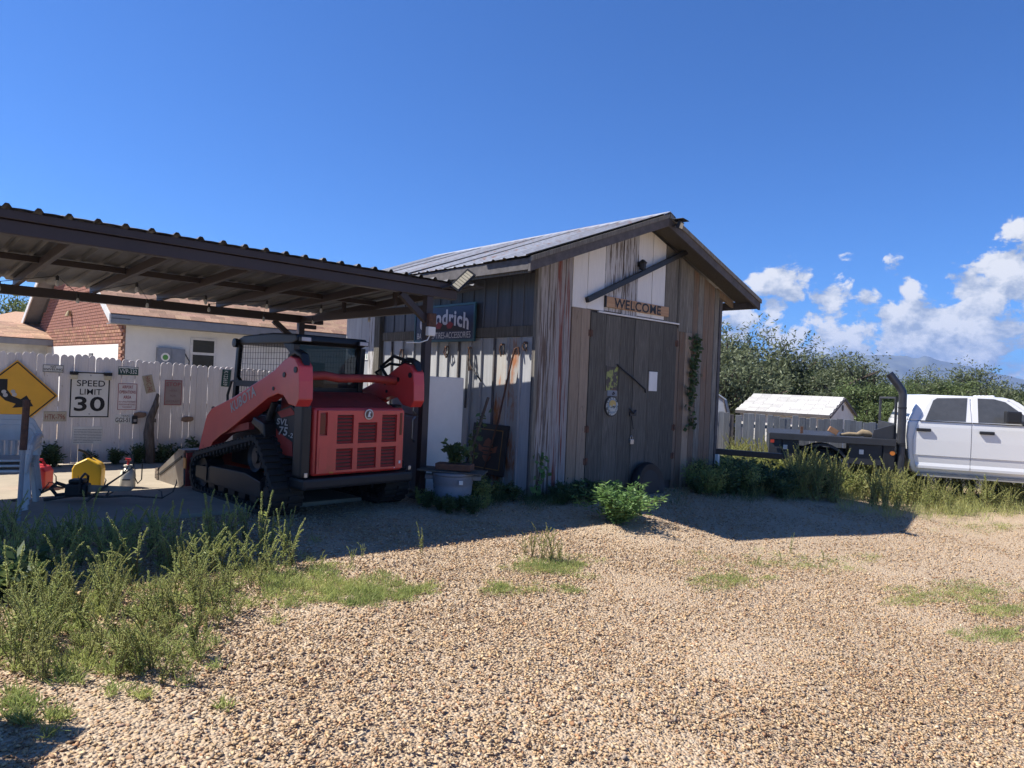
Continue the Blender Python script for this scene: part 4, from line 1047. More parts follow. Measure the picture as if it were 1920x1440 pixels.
border(t, w_, h_, y, .004, .006, 'sign_black'); text('NO', w_ * .24, h_ * .26, 0, h_ * .22, 'sign_black', t, y=y - .003); text('SNIVELING', w_ * .9, h_ * .27, 0, -h_ * .1, 'sign_black', t, y=y - .003); B(-w_ * .45, w_ * .45, y - .0025, y - .0005, -h_ * .37, -h_ * .34).build('rule', 'sign_black', t)
t, w_, h_, y = fence_sign('licence_plate', 'tan licence plate with red HTK-796 under the small notice', (82, 771), (124, 790), 'plate_cream', 'licence plate', group='licence plates on the picket fence'); text('HTK-796', w_ * .88, h_ * .52, 0, -h_ * .05, 'plate_text_red', t, y=y - .003); border(t, w_, h_, y, .003, .004, 'plate_tan')
t, w_, h_, y = fence_sign('licence_plate', 'green and white licence plate reading VVP-332 near the fence top', (222, 687), (259, 704), 'plate_green', 'licence plate', group='licence plates on the picket fence'); text('VVP-332', w_ * .86, h_ * .52, 0, -h_ * .06, 'sign_white', t, y=y - .004)
MB().prism([(-w_ * .48, h_ * .45), (w_ * .48, h_ * .45), (w_ * .48, h_ * .28), (w_ * .3, h_ * .33), (w_ * .2, h_ * .26), (0, h_ * .34), (-w_ * .2, h_ * .27), (-w_ * .35, h_ * .33), (-w_ * .48, h_ * .25)], 'y', y - .0025, y - .0003).build('mountain_band', 'sign_white', t)
t, w_, h_, y = fence_sign('licence_plate', 'white licence plate reading GGS-51 with a black box over its end', (215, 777), (254, 794), 'sign_white', 'licence plate', group='licence plates on the picket fence'); text('GGS-51', w_ * .68, h_ * .5, -w_ * .12, -h_ * .1, 'sign_black', t, y=y - .003); text('TEXAS', w_ * .4, h_ * .18, 0, h_ * .34, 'sign_black', t, y=y - .003)
tb = thing('solar_fence_light', 'small black solar light covering the end of the white GGS plate', 'lamp', t.location + UF * (w_ * .42) - VF * .03 + Vector((0, 0, -.01)), RF, 'solar lights on the speed sign'); B(-.035, .04, -.04, .02, -.07, .06).build('housing', 'black_plastic', tb, bevel=.006); B(-.02, .025, -.043, -.0405, -.03, .01).build('lens', 'steel', tb)
t, w_, h_, y = fence_sign('licence_plate', 'faded tan licence plate hung askew above the driftwood log', (268, 702), (290, 738), 'plate_tan', 'licence plate', rot=(rad(76), .30, .15), group='licence plates on the picket fence'); text('HWC-340', w_ * .86, h_ * .5, 0, 0, 'plate_text_red', t, y=y - .003)
t, w_, h_, y = fence_sign('licence_plate', 'dark green licence plate K122659 hung upright beside the loader cab', (415, 693), (433, 725), 'plate_green', 'licence plate', rot=(rad(93), .305, .155), group='licence plates on the picket fence'); text('K122659', w_ * .86, h_ * .45, 0, -.01, 'sign_white', t, y=y - .003)
t, w_, h_, y = fence_sign('airport_sign', 'white sign with red border reading AIRPORT OPERATIONS AREA', (221, 718), (256, 769), 'sign_off_white')
border(t, w_, h_, y, .006, .008, 'sign_red')
for k, (a, b, c_) in enumerate([('AIRPORT', .55, .36), ('OPERATIONS', .82, .17), ('AREA', .40, -.02)]): text(a, w_ * b, h_ * .115, 0, h_ * c_, 'sign_red', t, y=y - .003)
for a, b, c_ in [('NO UNAUTHORIZED', .85, -.19), ('PERSONS BEYOND', .82, -.29), ('THIS POINT', .5, -.39)]: text(a, w_ * b, h_ * .055, 0, h_ * c_, 'sign_red', t, y=y - .003)
M('faded_pink', (.33, .27, .255), (.28, .225, .21), rough=.6, rnd=0); M('stop_red', (.36, .13, .13), rough=.6, rnd=0); M('faded_letter', (.26, .15, .15), rough=.6, rnd=0)
t, w_, h_, y = fence_sign('stop_sign', 'faded grey and red sign reading STOP HERE FOR AIRCRAFT', (309, 712), (340, 760), 'faded_pink')
border(t, w_, h_, y, .002, .012, 'stop_red'); text('STOP', w_ * .80, h_ * .155, 0, h_ * .33, 'stop_red', t, y=y - .003)
for a, b, c_ in [('HERE', .42, .08), ('FOR', .32, -.12), ('AIRCRAFT', .78, -.34)]: text(a, w_ * b, h_ * .075, 0, h_ * c_, 'faded_letter', t, y=y - .003)
t, w_, h_, y = fence_sign('text_notice', 'white printed notice with many small lines of text under the speed sign', (137, 800), (191, 832), 'sign_white')
M('fine_print', (.22, .22, .24), (.40, .40, .41), rough=.6, scale=60, stretch=(1, 1, .2), lo=.42, hi=.5, rnd=0)
for k in range(9): B(-w_ * .47, w_ * (.47 if k < 8 else .2), y - .002, y - .0004, h_ * (.33 - k * .09) - .005, h_ * (.33 - k * .09) + .005).build('text_line', 'fine_print', t)
# big yellow curve sign
t = thing('curve_sign', 'large yellow diamond road sign with black curved arrow on the fence', 'sign', PF + UF * fx(30, 741, .06)[0] - VF * .06 + Vector((0, 0, fx(30, 741, .06)[1])), RF)
H_ = .535
MB().prism([(0, H_), (H_, 0), (0, -H_), (-H_, 0)], 'y', -.005, 0).build('panel', 'sign_yellow', t, bevel=.002)
for k in range(4):
    a0, a1 = math.pi / 2 * k, math.pi / 2 * (k + 1)
    p, q_ = Vector((math.cos(a0), 0, math.sin(a0))) * (H_ - .035), Vector((math.cos(a1), 0, math.sin(a1))) * (H_ - .035)
    MB().bar(p + Vector((0, -.0065, 0)), q_ + Vector((0, -.0065, 0)), .002, .018, up=(p + q_).normalized()).build('border', 'sign_black', t)
MB().prism([(-.24, .24), (-.11, .24), (-.11, .08), (-.05, -.01), (.06, -.06), (.13, -.0), (.22, -.165), (-.04, -.19), (.0, -.13), (-.13, -.08), (-.22, .02)], 'y', -.0085, -.0055).build('arrow', 'sign_black', t)
M('sticker_white', (.5, .5, .5), rough=.6, rnd=0)
for (a, b) in ((-.15, .05), (-.13, .0), (-.04, .055), (-.02, .01)): MB().lathe([(.012, -.009), (.03, -.009), (.03, -.0105), (.012, -.0105)], 12, (a, 0, b), 'y').build('sticker', 'sticker_white', t)
# stones fixed on the fence, driftwood
M('flat_stone', (.24, .155, .105), (.17, .11, .08), rough=.9, scale=9, bump=.2)
for (tl, lab) in (((262, 778), 'flat brown stone fixed to the fence beside the driftwood log'), ((351, 786), 'flat brown stone fixed to the fence under the STOP sign')):
    x0, z0 = fx(*tl, .03)
    tag(MB().prism([(-.10, -.03), (-.03, -.05), (.06, -.04), (.10, -.01), (.09, .04), (-.02, .05), (-.09, .03)], 'y', -.02, .012).build('flat_stone', 'flat_stone', None, bevel=.008, loc=PF + UF * x0 - VF * .038 + Vector((0, 0, z0)), rot=(0, 0, RF)), lab, 'stone', 'stones fixed to the fence')
def fw(px, py, off): 
    a, b = fx(px, py, off); return PF + UF * a - VF * off + Vector((0, 0, b))
lg = thing('driftwood_log', 'grey twisted driftwood log leaning upright against the fence', 'log', fw(282, 872, .2))
L0 = Vector(lg.location)
MB().tube([fw(281, 878, .2) - L0, fw(281, 850, .2) - L0, fw(279, 812, .16) - L0, fw(282, 785, .13) - L0, fw(292, 760, .11) - L0, fw(296, 738, .09) - L0], [.075, .085, .08, .062, .05, .02], 9).build('trunk', 'driftwood', lg)
MB().tube([fw(288, 790, .15) - L0, fw(291, 785, .16) - L0], [.04, .015], 7).build('knot', 'driftwood', lg)
MB().tube([fw(284, 778, .13) - L0, fw(295, 752, .1) - L0, fw(298, 741, .1) - L0], [.03, .025, .008], 7).build('split_branch', 'driftwood', lg)

# ------------------------------------------------------------------ chairs, cans and tools on the slab
M('chair_plastic', (.60, .59, .57), (.53, .52, .50), rough=.4, rnd=.04)
def make_chair(label):
    t = thing('plastic_chair', label, 'chair', group='stacked plastic chairs')
    B(-.24, .24, -.22, .24, .40, .425).build('seat', 'chair_plastic', t, bevel=.01)
    bk_ = MB()
    bp = [(-.27, .42), (.27, .42), (.29, .70), (.22, .83), (.1, .875), (-.1, .875), (-.22, .83), (-.29, .70)]
    M4 = Matrix.Translation((0, .24, 0)) @ Matrix.Shear('XZ', 4, (0, 0)) 
    m = MB()
    m.prism([(-.29, .69), (-.22, .83), (-.1, .878), (.1, .878), (.22, .83), (.29, .69), (.24, .695), (-.24, .695)], 'y', .26, .285)
    m.build('top_rail', 'chair_plastic', t, bevel=.008)
    for sx in (-1, 1):
        B(sx * .265 - .035, sx * .265 + .035, .255, .285, .42, .692).build('back_stile', 'chair_plastic', t, bevel=.008)
        MB().tube([(sx * .285, .27, .64), (sx * .30, .1, .655), (sx * .30, -.16, .64), (sx * .29, -.24, .58), (sx * .27, -.25, .40)], [.03, .032, .034, .032, .028], 8).build('arm', 'chair_plastic', t, smooth=True)
        for sy in (-1, 1): MB().bar((sx * .25, sy * .22, .42), (sx * .29, sy * .27 + (.03 if sy > 0 else 0), 0), .055, .05).build('leg', 'chair_plastic', t, bevel=.01)
    for k in range(7): MB().bar((-.19 + k * .063, .265, .425), (-.20 + k * .066, .272, .70), .026, .014, up=(0, 1, 0)).build('slat', 'chair_plastic', t)
    return t
ch = make_chair('lowest grey white plastic armchair of the stack by the rusty pole')
ch.location = (-5.50, 7.42, .036); ch.rotation_euler = (0, 0, rad(25))
for k, lab in ((1, 'middle grey white plastic armchair of the stack by the rusty pole'), (2, 'topmost grey white plastic armchair of the stack by the rusty pole')):
    c_ = copy_tree(ch); c_['label'] = lab; c_.location = (-5.50 + .004 * k, 7.42 + .014 * k, .036 + .055 * k)
pz = thing('rusty_pole', 'short rusty steel pipe pole standing in front of the plastic chairs', 'pole', (-4.86, 6.83, g(-4.86, 6.83)))
MB().tube([(0, 0, -.1), (.02, .0, .75)], .022, 10).build('lower_pipe', 'galvanised_panel', pz); MB().tube([(.02, 0, .74), (.035, 0, 1.24)], .033, 10).build('rusty_pipe', 'rusty_steel', pz)
M('can_yellow', (.72, .43, .02), (.66, .38, .02), rough=.4, rnd=0); M('can_red', (.48, .03, .035), (.4, .03, .03), rough=.4, rnd=0); M('sprayer_white', (.72, .68, .56), (.66, .61, .48), rough=.4, rnd=0)
SL = .036
yj = thing('fuel_can', 'yellow plastic fuel can with black spout standing on the slab', 'fuel can', (-5.37, 8.78, SL), rad(18)); yj.scale = (1.04, 1.04, 1.04)
MB().prism([(-.155, .0), (.155, .0), (.16, .25), (.135, .31), (.0, .385), (-.135, .31), (-.16, .25)], 'y', -.11, .11).build('body', 'can_yellow', yj, bevel=.03, seg=3)
MB().tube([(.0, 0, .37), (0, 0, .41), (-.05, 0, .45), (-.12, 0, .475)], [.025, .022, .017, .014], 8).build('spout', 'black_plastic', yj, smooth=True); MB().lathe([(.035, .375), (.035, .40), (0, .40)], 12).build('cap', 'black_plastic', yj)
sp = thing('garden_sprayer', 'white pump garden sprayer with red handle standing on the slab', 'sprayer', (-4.98, 8.98, SL), rad(20))
MB().lathe([(.0, 0), (.085, 0), (.095, .02), (.095, .16), (.085, .205), (.05, .245), (.036, .255), (.036, .275), (.052, .28), (.052, .295), (.0, .295)], 22).build('tank', 'sprayer_white', sp, smooth=True)
MB().tube([(0, 0, .295), (0, 0, .36)], .016, 8).build('pump_rod', 'can_red', sp); MB().tube([(-.035, 0, .37), (.035, 0, .36)], .016, 8).build('handle', 'can_red', sp)
MB().tube([(.03, -.02, .28), (.09, -.06, .24), (.10, -.11, .14), (.13, -.07, .06), (.16, .02, .10), (.16, .03, .30)], .008, 6).build('hose', 'black_plastic', sp, smooth=True); B(-.05, .045, -.102, -.094, .105, .118).build('print', 'sign_black', sp)
gc = thing('fuel_can', 'red plastic petrol can standing behind the stacked chairs', 'fuel can', (-5.95, 8.65, SL), rad(10))
MB().prism([(-.15, 0), (.15, 0), (.15, .22), (.11, .28), (-.05, .31), (-.15, .25)], 'y', -.12, .12).build('body', 'can_red', gc, bevel=.03, seg=3); MB().tube([(-.06, 0, .30), (-.03, 0, .36), (.06, 0, .36), (.10, 0, .28)], .016, 8).build('handle', 'can_red', gc, smooth=True); MB().tube([(-.1, 0, .27), (-.11, 0, .40), (-.11, 0, .48)], [.022, .016, .012], 8).build('spout', 'black_plastic', gc)
cs = thing('chainsaw', 'dirty black chainsaw with long guide bar lying on the slab', 'chainsaw', (-4.98, 7.98, SL), rad(12))
B(-.13, .10, -.09, .09, .05, .20).build('engine', 'black_plastic', cs, bevel=.03); B(-.10, .06, -.07, .07, .201, .25).build('cover', 'loader_charcoal', cs, bevel=.02)
MB().tube([(-.13, 0, .16), (-.24, 0, .20), (-.30, 0, .14), (-.24, 0, .06), (-.13, 0, .07)], .022, 8).build('rear_handle', 'black_plastic', cs, smooth=True); MB().tube([(.04, -.11, .10), (.05, -.12, .27), (.05, 0, .31), (.05, .1, .27), (.04, .1, .1)], .014, 8).build('front_handle', 'black_plastic', cs, smooth=True)
MB().prism([(.10, .10), (.55, .115), (.58, .14), (.55, .17), (.10, .185)], 'y', -.035, -.028).build('guide_bar', 'bucket_steel', cs)
def dead_branch(name, label, pts_, r0, twigs):
    t = thing(name, label, 'branch', pts_[0], group='dead branches on the slab'); o = Vector(pts_[0])
    MB().tube([Vector(p) - o for p in pts_], [r0 * (1 - .7 * i / (len(pts_) - 1)) for i in range(len(pts_))], 6).build('stem', 'driftwood', t)
    for k in range(twigs):
        i = RND.randrange(1, len(pts_)); p = Vector(pts_[i]) - o
        d = Vector((RND.uniform(-.5, .5), RND.uniform(-.3, .3), RND.uniform(.2, .8))) * .24
        MB().tube([p, p + d * .6 + Vector((.02, 0, .02)), p + d], [r0 * .45, r0 * .35, r0 * .12], 5).build('twig', 'driftwood', t)
dead_branch('dead_branch', 'long dead branch lying on the slab in front of the sprayer', [(-5.3, 7.85, .05), (-5.0, 7.95, .10), (-4.7, 8.02, .08), (-4.45, 8.05, .10), (-4.1, 8.15, .07), (-4.0, 8.2, .14)], .022, 8)
dead_branch('dead_branch', 'dead branch sticking up beside the chainsaw', [(-5.6, 7.75, .04), (-5.35, 7.85, .12), (-5.2, 7.9, .20), (-5.05, 8.0, .16)], .018, 6)
dead_branch('dead_branch', 'forked dead branch lying between the chainsaw and the sprayer', [(-4.85, 7.9, .04), (-4.7, 7.98, .2), (-4.55, 8.1, .34), (-4.48, 8.2, .42)], .018, 5)

# ------------------------------------------------------------------ house behind the fence
M('stucco', (.66, .66, .63), (.60, .60, .575), rough=.9, scale=3, third=(.42, .42, .37), t_scale=1.2, t_lo=.56, t_hi=.8, bump=.12, rnd=0)
M('stucco_white', (.72, .70, .66), (.66, .645, .61), rough=.9, scale=9, bump=.12, rnd=0)
M('brick_red', (.33, .165, .105), (.25, .12, .08), rough=.9, scale=8, rnd=.22, hue=.012, bump=.2); M('mortar', (.22, .13, .095), rough=.95, rnd=0)
M('shingle_tan', (.40, .25, .165), (.30, .18, .12), rough=.95, scale=20, rnd=.28, hue=.01, bump=.2); M('trim_blue_grey', (.21, .225, .245), (.18, .195, .215), rough=.6, rnd=0); M('trim_white', (.62, .62, .60), rough=.6, rnd=0)
M('dark_interior', (.02, .022, .022), rough=.9, rnd=0); M('window_pane', (.035, .04, .04), rough=.08, rnd=0); M('meter_grey', (.20, .225, .265), rough=.5, rnd=0)
RH = rad(45.0); HC = at(233, 640, 15.0); HC.z = 0
UH, VH = Vector((math.cos(RH), math.sin(RH), 0)), Vector((-math.sin(RH), math.cos(RH), 0))
def hx(px, py, face='r', off=0.0):
    r = ray(px, py)
    if face == 'r': n, p = VH, HC - VH * off
    else: n, p = UH, HC - UH * off
    t = n.dot(p) / n.dot(Vector((r.x, r.y, 0))); q = Vector((r.x * t, r.y * t, 0))
    return ((q - HC).dot(UH) if face == 'r' else (q - HC).dot(VH)), CAM_H + r.z * t
house = thing('brick_house', 'stucco and brick house with tan shingle roof behind the picket fence', 'house', HC, RH)
GW = hx(70, 650, 'l')[0]                                # width of the gable end
HL, EZ = 7.6, 2.56
HGX, GPZ = GW / 2, EZ + .10 + (GW / 2) * .62
B(.02, HL, .0, GW, -.2, EZ + .02).build('wall', 'stucco', house)
MB().prism([(.02, EZ), (GW - .02, EZ), (GW / 2, GPZ - .15)], 'x', .02, .18).build('gable_wall', 'mortar', house)
# bricks of the gable end (face at local x = 0, running along y)
bm_ = B(-.032, .018, .0, .205, 0, .066).mesh('brick', .006, 1); bm_.materials.append(MATS['brick_red'])
nb = 0; zz = 1.52; row = 0; rest = MB()
while zz < GPZ - .25:
    yy = (row % 2) * .108 - .1
    while yy < GW:
        mid = yy + .105
        lim = EZ - .02 + min(mid, GW - mid) * .62
        if 0.0 <= yy and yy + .205 <= GW and zz + .07 < lim + .02 and not (.36 < mid < GW - .34 and zz < 2.05) and True:
            if nb < 300: link('brick', bm_, None, house, (0, yy, zz))
            else: rest.box(-.032, .018, yy, yy + .205, zz, zz + .066)
            nb += 1
        yy += .217
    zz += .078; row += 1
if rest.v: stuff(rest.build('brickwork', 'brick_red', house))
B(.0, .0199, -.01, GW, -.2, EZ).build('brick_backing', 'mortar', house)
B(-.034, -.001, .30, GW - .30, -.2, 2.12).build('lower_wall', 'stucco_white', house)
wn_ = B(-.045, -.0345, 2.30 if GW > 2.9 else GW - .9, (2.30 if GW > 2.9 else GW - .9) + .30, 1.2, 1.92).build('barred_window', 'window_pane', house)
for k in range(6): B(-.062, -.047, (2.31 if GW > 2.9 else GW - .89) + k * .054, (2.322 if GW > 2.9 else GW - .878) + k * .054, 1.2, 1.92).build('bar', 'trim_white' if k % 2 else 'barrel_plastic', wn_)
# roof with lapped shingles
OH = .38
sl_ = .62
ed = EZ + .17
for side, ysgn in ((0, -1), (1, 1)):
    ye = -OH if side == 0 else GW + OH
    yr = GW / 2
    MB().prism([(ye, ed), (yr, GPZ + .12), (yr, GPZ + .06), (ye, ed - .06)], 'x', -OH, HL + .3).build('roof_deck', 'trim_blue_grey', house)
slope = (GPZ + .12 - ed) / (GW / 2 + OH); th_ = math.atan(slope)
smsh = B(.003, .327, 0, .16, .0, .012).mesh('shingle', 0); smsh.materials.append(MATS['shingle_tan'])
for row in range(12):
    if row % 2:
        hs_ = link('shingle', smsh, None, house, (-OH - .02, -OH - .02 + row * .14 * math.cos(th_), ed + .008 + row * .14 * math.sin(th_)), (th_ + rad(3.2), 0, 0)); hs_.scale = (.5, 1, 1)
    for c_ in range(25):
        y_ = -OH - .02 + row * .14 * math.cos(th_); z_ = ed + .004 + row * .14 * math.sin(th_)
        if c_ * .33 + (row % 2) * .165 - OH > HL: continue
        o = link('shingle', smsh, None, house, (-OH + c_ * .33 + (row % 2) * .165 - .02, y_, z_ + .004), (th_ + rad(3.2), 0, 0))
B(-OH + .0, HL + .3, -OH - .03, -OH - .002, ed - .20, ed - .012).build('fascia', 'trim_blue_grey', house, bevel=.004)
B(-OH + .02, HL + .28, -OH, -.003, ed - .20, ed - .185).build('soffit', 'trim_blue_grey', house)
for side in (0, 1):
    y0_, y1_ = (-OH - .03, GW / 2) if side == 0 else (GW + OH + .03, GW / 2)
    MB().prism([(y0_, ed - .19), (y1_, GPZ - .06), (y1_, GPZ + .115), (y0_, ed + .0)], 'x', -OH - .035, -OH - .002).build('rake_board', 'trim_white', house, bevel=.004)
    MB().prism([(y0_, ed - .10), (y1_, GPZ + .0), (y1_, GPZ + .02), (y0_, ed - .08)], 'x', -OH, -.005).build('soffit', 'trim_blue_grey', house)
# window and meter box on the long wall
x0, z1 = hx(357, 632); x1, z0 = hx(404, 692)
wi = B(x0, x1, -.02, -.001, z0 - .15, z1).build('window', 'trim_white', house, bevel=.004)
zm_ = (z0 - .15 + z1) / 2 + .06
for a, b in ((z0 - .09, zm_ - .03), (zm_ + .03, z1 - .06)): B(x0 + .06, x1 - .06, -.0235, -.0205, a, b).build('pane', 'window_pane', wi)
x0, z1 = hx(293, 651); x1, z0 = hx(343, 684)
mb_ = thing('meter_box', 'grey electrical meter box with round sticker on the house wall', 'meter box', HC + UH * ((x0 + x1) / 2) - VH * .002, RH)
B(-(x1 - x0) / 2, -.01, -.14, 0, z0 - .2, z1).build('left_door', 'meter_grey', mb_, bevel=.008); B(-.006, (x1 - x0) / 2, -.12, 0, z0 - .2, z1 - .01).build('right_door', 'meter_grey', mb_, bevel=.008)
M('sticker_green', (.10, .30, .07), rough=.5, rnd=0)
st_ = MB().lathe([(0, -.1405), (.095, -.1405), (.095, -.144), (0, -.144)], 20, (-.14, 0, (z0 + z1) / 2 - .03), 'y').build('sticker', 'sign_white', mb_); MB().lathe([(0, -.1445), (.06, -.1445), (.06, -.147), (0, -.147)], 16, (-.14, 0, (z0 + z1) / 2 - .035), 'y').build('sticker_mark', 'sticker_green', st_)
tag(MB().tube([HC + UH * x1 - VH * .05 + Vector((0, 0, z1 - .08)), HC + UH * (x1 + .12) - VH * .05 + Vector((0, 0, z1 - .28)), HC + UH * (x1 + .10) - VH * .06 + Vector((0, 0, z1 - .5))], .012, 6).build('cable', 'black_plastic'), 'black cable hanging between meter box and window', 'cable')
bl = thing('gable_lamp', 'small brass bell shaped lamp on the brick gable', 'lamp', HC + VH * hx(137, 588, 'l')[0] - UH * .10 + Vector((0, 0, hx(137, 588, 'l')[1])), RH)
M('brass', (.42, .32, .16), rough=.4, rnd=0)
MB().lathe([(.09, -.08), (.06, .0), (.03, .06), (0, .07)], 14).build('shade', 'brass', bl, smooth=True); B(0, .08, -.02, .02, .03, .06).build('bracket', 'brass', bl)
# second house further left
h2 = thing('neighbour_house', 'low house with tan shingle hip roof at the far edge behind the brick gable', 'house', (-15.5, 20.5, 0), RH)
B(-1.5, 5, -1.6, 6, -.2, 2.20).build('wall', 'stucco', h2)
B(-2.05, 5.5, -2.26, -2.22, 2.14, 2.30).build('fascia', 'trim_blue_grey', h2); B(-2.09, -2.05, -2.22, 6.4, 2.14, 2.30).build('fascia', 'trim_blue_grey', h2)
B(-2.04, 5.5, -2.2, -1.61, 2.15, 2.19).build('soffit', 'trim_blue_grey', h2)
MB().add([(-2.05, -2.2, 2.305), (5.5, -2.2, 2.305), (5.5, 6.4, 2.305), (-2.05, 6.4, 2.305), (.8, 2.1, 3.30), (5.5, 2.1, 3.30)], [(0, 1, 5, 4), (2, 3, 4, 5), (3, 0, 4), (1, 2, 5), (0, 3, 2, 1)]).build('roof', 'shingle_tan', h2)
dd = math.atan(.995 / 4.3)
for row in range(16):
    for c_ in range(20):
        xx = -2.05 + c_ * .33 + (row % 2) * .165
        if xx >= -2.05 + row * .14 * .67 and xx < 4.6: link('shingle', smsh, None, h2, (xx, -2.24 + row * .14 * math.cos(dd), 2.312 + row * .14 * math.sin(dd)), (dd + rad(3), 0, 0))
# ------------------------------------------------------------------ flatbed pickup
M('truck_white', (.74, .745, .75), (.73, .735, .74), rough=.28, spec=.5, coat=.6, rnd=0); M('truck_black', (.020, .021, .024), rough=.45, rnd=0); M('truck_steel', (.035, .038, .046), (.028, .03, .036), rough=.5, scale=5, rnd=.1)
M('tinted_glass', (.085, .09, .098), rough=.05, rnd=0); M('stack_steel', (.075, .078, .09), (.06, .062, .07), rough=.4, metal=.6, scale=6, rnd=0); M('lamp_red', (.45, .05, .03), rough=.3, rnd=0); M('lamp_amber', (.65, .20, .03), rough=.3, rnd=0); M('lamp_clear', (.8, .8, .8), rough=.2, rnd=0)
M('tyre_rubber', (.028, .027, .026), (.045, .042, .038), rough=.85, scale=9, rnd=0); M('sill_grey', (.40, .38, .34), rough=.5, rnd=0)
TG = -.30
tk = thing('flatbed_pickup', 'white crew cab pickup with black flatbed and tall exhaust stack parked behind weeds', 'pickup', (7.754 * 1.13, 13.0 * 1.13, 1.63 - (1.6 - TG) * 1.13), rad(-19)); tk.scale = (1.13, 1.13, 1.13)
o_ = -TG
def ys(z): return 0.0 if z <= 1.2 else (z - 1.2) * .27
WID = 1.98
lv = [(.20, .10, -.06, 3.55), (.26, .04, -.10, 3.6), (.40, .008, -.15, 3.6), (.9, .008, -.20, 3.6), (1.16, .01, -.185, 3.55), (1.20, .012, -.175, 2.15)]
lv2 = [(1.20, .012, -.175, 2.15), (1.62, .012 + ys(1.62), -.0, 1.62), (1.67, .05 + ys(1.67), .03, 1.52), (1.705, .14 + ys(1.7), .10, 1.40)]
def loft(L):
    m = MB(); vv = []; fs = []
    for (z, y, x0, x1) in L: vv += [(x0, y, z + o_), (x1, y, z + o_), (x1, WID - y, z + o_), (x0, WID - y, z + o_)]
    for k in range(len(L) - 1):
        for e in range(4): fs.append((4 * k + e, 4 * k + (e + 1) % 4, 4 * k + 4 + (e + 1) % 4, 4 * k + 4 + e))
    fs += [(0, 3, 2, 1), tuple(4 * (len(L) - 1) + e for e in range(4))]
    return m.add(vv, fs)
loft(lv).build('lower_body', 'truck_white', tk, bevel=.035, seg=3, smooth=True); loft(lv2).build('cab', 'truck_white', tk, bevel=.04, seg=3, smooth=True)
MB().prism([(2.15, 1.14 + o_), (2.2, 1.30 + o_), (3.5, 1.22 + o_), (3.62, 1.05 + o_)], 'y', .12, WID - .12).build('bonnet', 'truck_white', tk, bevel=.04)
def door(x0f, x1f, name):
    secs = [(1.195, -.006), (1.10, -.014), (.85, -.018), (.56, -.017), (.545, -.008), (.42, .000), (.36, -.012), (.315, -.010)]
    m = MB(); vv = []
    for z, y in secs:
        vv += [(x0f(z), y, z + o_), (x1f(z), y, z + o_)]
    for z, y in secs: vv += [(x0f(z), .02, z + o_), (x1f(z), .02, z + o_)]
    n = len(secs); fs = []
    for k in range(n - 1):
        a = 2 * k; fs += [(a, a + 1, a + 3, a + 2), (2 * n + a, 2 * n + a + 2, 2 * n + a + 3, 2 * n + a + 1), (a, a + 2, 2 * n + a + 2, 2 * n + a), (a + 1, 2 * n + a + 1, 2 * n + a + 3, a + 3)]
    fs += [(0, 2 * n, 2 * n + 1, 1), (2 * n - 2, 2 * n - 1, 4 * n - 1, 4 * n - 2)]
    return m.add(vv, fs).build(name, 'truck_white', tk)
d1 = door(lambda z: -.02 - .08 * math.sin(min(1, max(0, (1.2 - z) / .9)) * math.pi), lambda z: .845, 'door')
d2 = door(lambda z: .859, lambda z: 1.95, 'door')
def slanted(poly, out, th, name, mat, parent):
    m = MB(); n = len(poly)
    vv = [(x, .012 + ys(z) - out, z + o_) for x, z in poly] + [(x, .012 + ys(z) - out + th, z + o_) for x, z in poly]
    return m.add(vv, [tuple(range(n))[::-1], tuple(range(n, 2 * n))] + [(i, (i + 1) % n, n + (i + 1) % n, n + i) for i in range(n)]).build(name, mat, parent)
slanted([(-.01, 1.203), (.12, 1.50), (.22, 1.665), (.83, 1.69), (.845, 1.203)], .014, .02, 'door_frame', 'truck_white', d1); slanted([(.859, 1.203), (.862, 1.69), (1.40, 1.67), (2.0, 1.203)], .014, .02, 'door_frame', 'truck_white', d2)
slanted([(.09, 1.218), (.16, 1.40), (.235, 1.60), (.30, 1.645), (.795, 1.668), (.755, 1.225)], .0175, .003, 'window', 'tinted_glass', d1); slanted([(.955, 1.222), (.96, 1.668), (1.22, 1.668), (1.40, 1.62), (1.88, 1.23)], .0175, .003, 'window', 'tinted_glass', d2)
for d_, hx_ in ((d1, .07), (d2, 1.09)): B(hx_ - .12, hx_ + .12, -.055, -.0185, 1.005 + o_, 1.065 + o_).build('handle', 'truck_black', d_, bevel=.014)
for d_, a, b in ((d1, .0, .845), (d2, .86, 1.95)): B(a, b, -.0185, -.0065, 1.196 + o_, 1.212 + o_).build('belt_trim', 'truck_black', d_)
B(-.02, 3.4, .02, .06, .16 + o_, .225 + o_).build('rocker', 'sill_grey', tk)  # sill strip in one flat warm grey, darker than the doors
mi = B(1.29, 1.53, -.34, -.17, 1.24 + o_, 1.46 + o_).build('mirror', 'truck_black', tk, bevel=.03); MB().bar((1.50, -.18, 1.28 + o_), (1.68, .0, 1.24 + o_), .06, .05).build('mirror_arm', 'truck_black', mi)
slanted([(1.40, 1.69), (1.52, 1.67), (2.1, 1.25), (2.02, 1.21)], .010, .02, 'pillar', 'truck_white', tk)
MB().add([(1.47, .25, 1.692 + o_), (1.47, WID - .25, 1.692 + o_), (2.17, WID - .12, 1.23 + o_), (2.17, .12, 1.23 + o_)], [(0, 1, 2, 3)]).build('windscreen', 'tinted_glass', tk)
for k in range(5): MB().lathe([(.05, 0), (.045, .03), (0, .04)], 10, (1.30, .5 + k * .25, 1.70 + o_)).build('roof_marker', 'lamp_clear', tk)
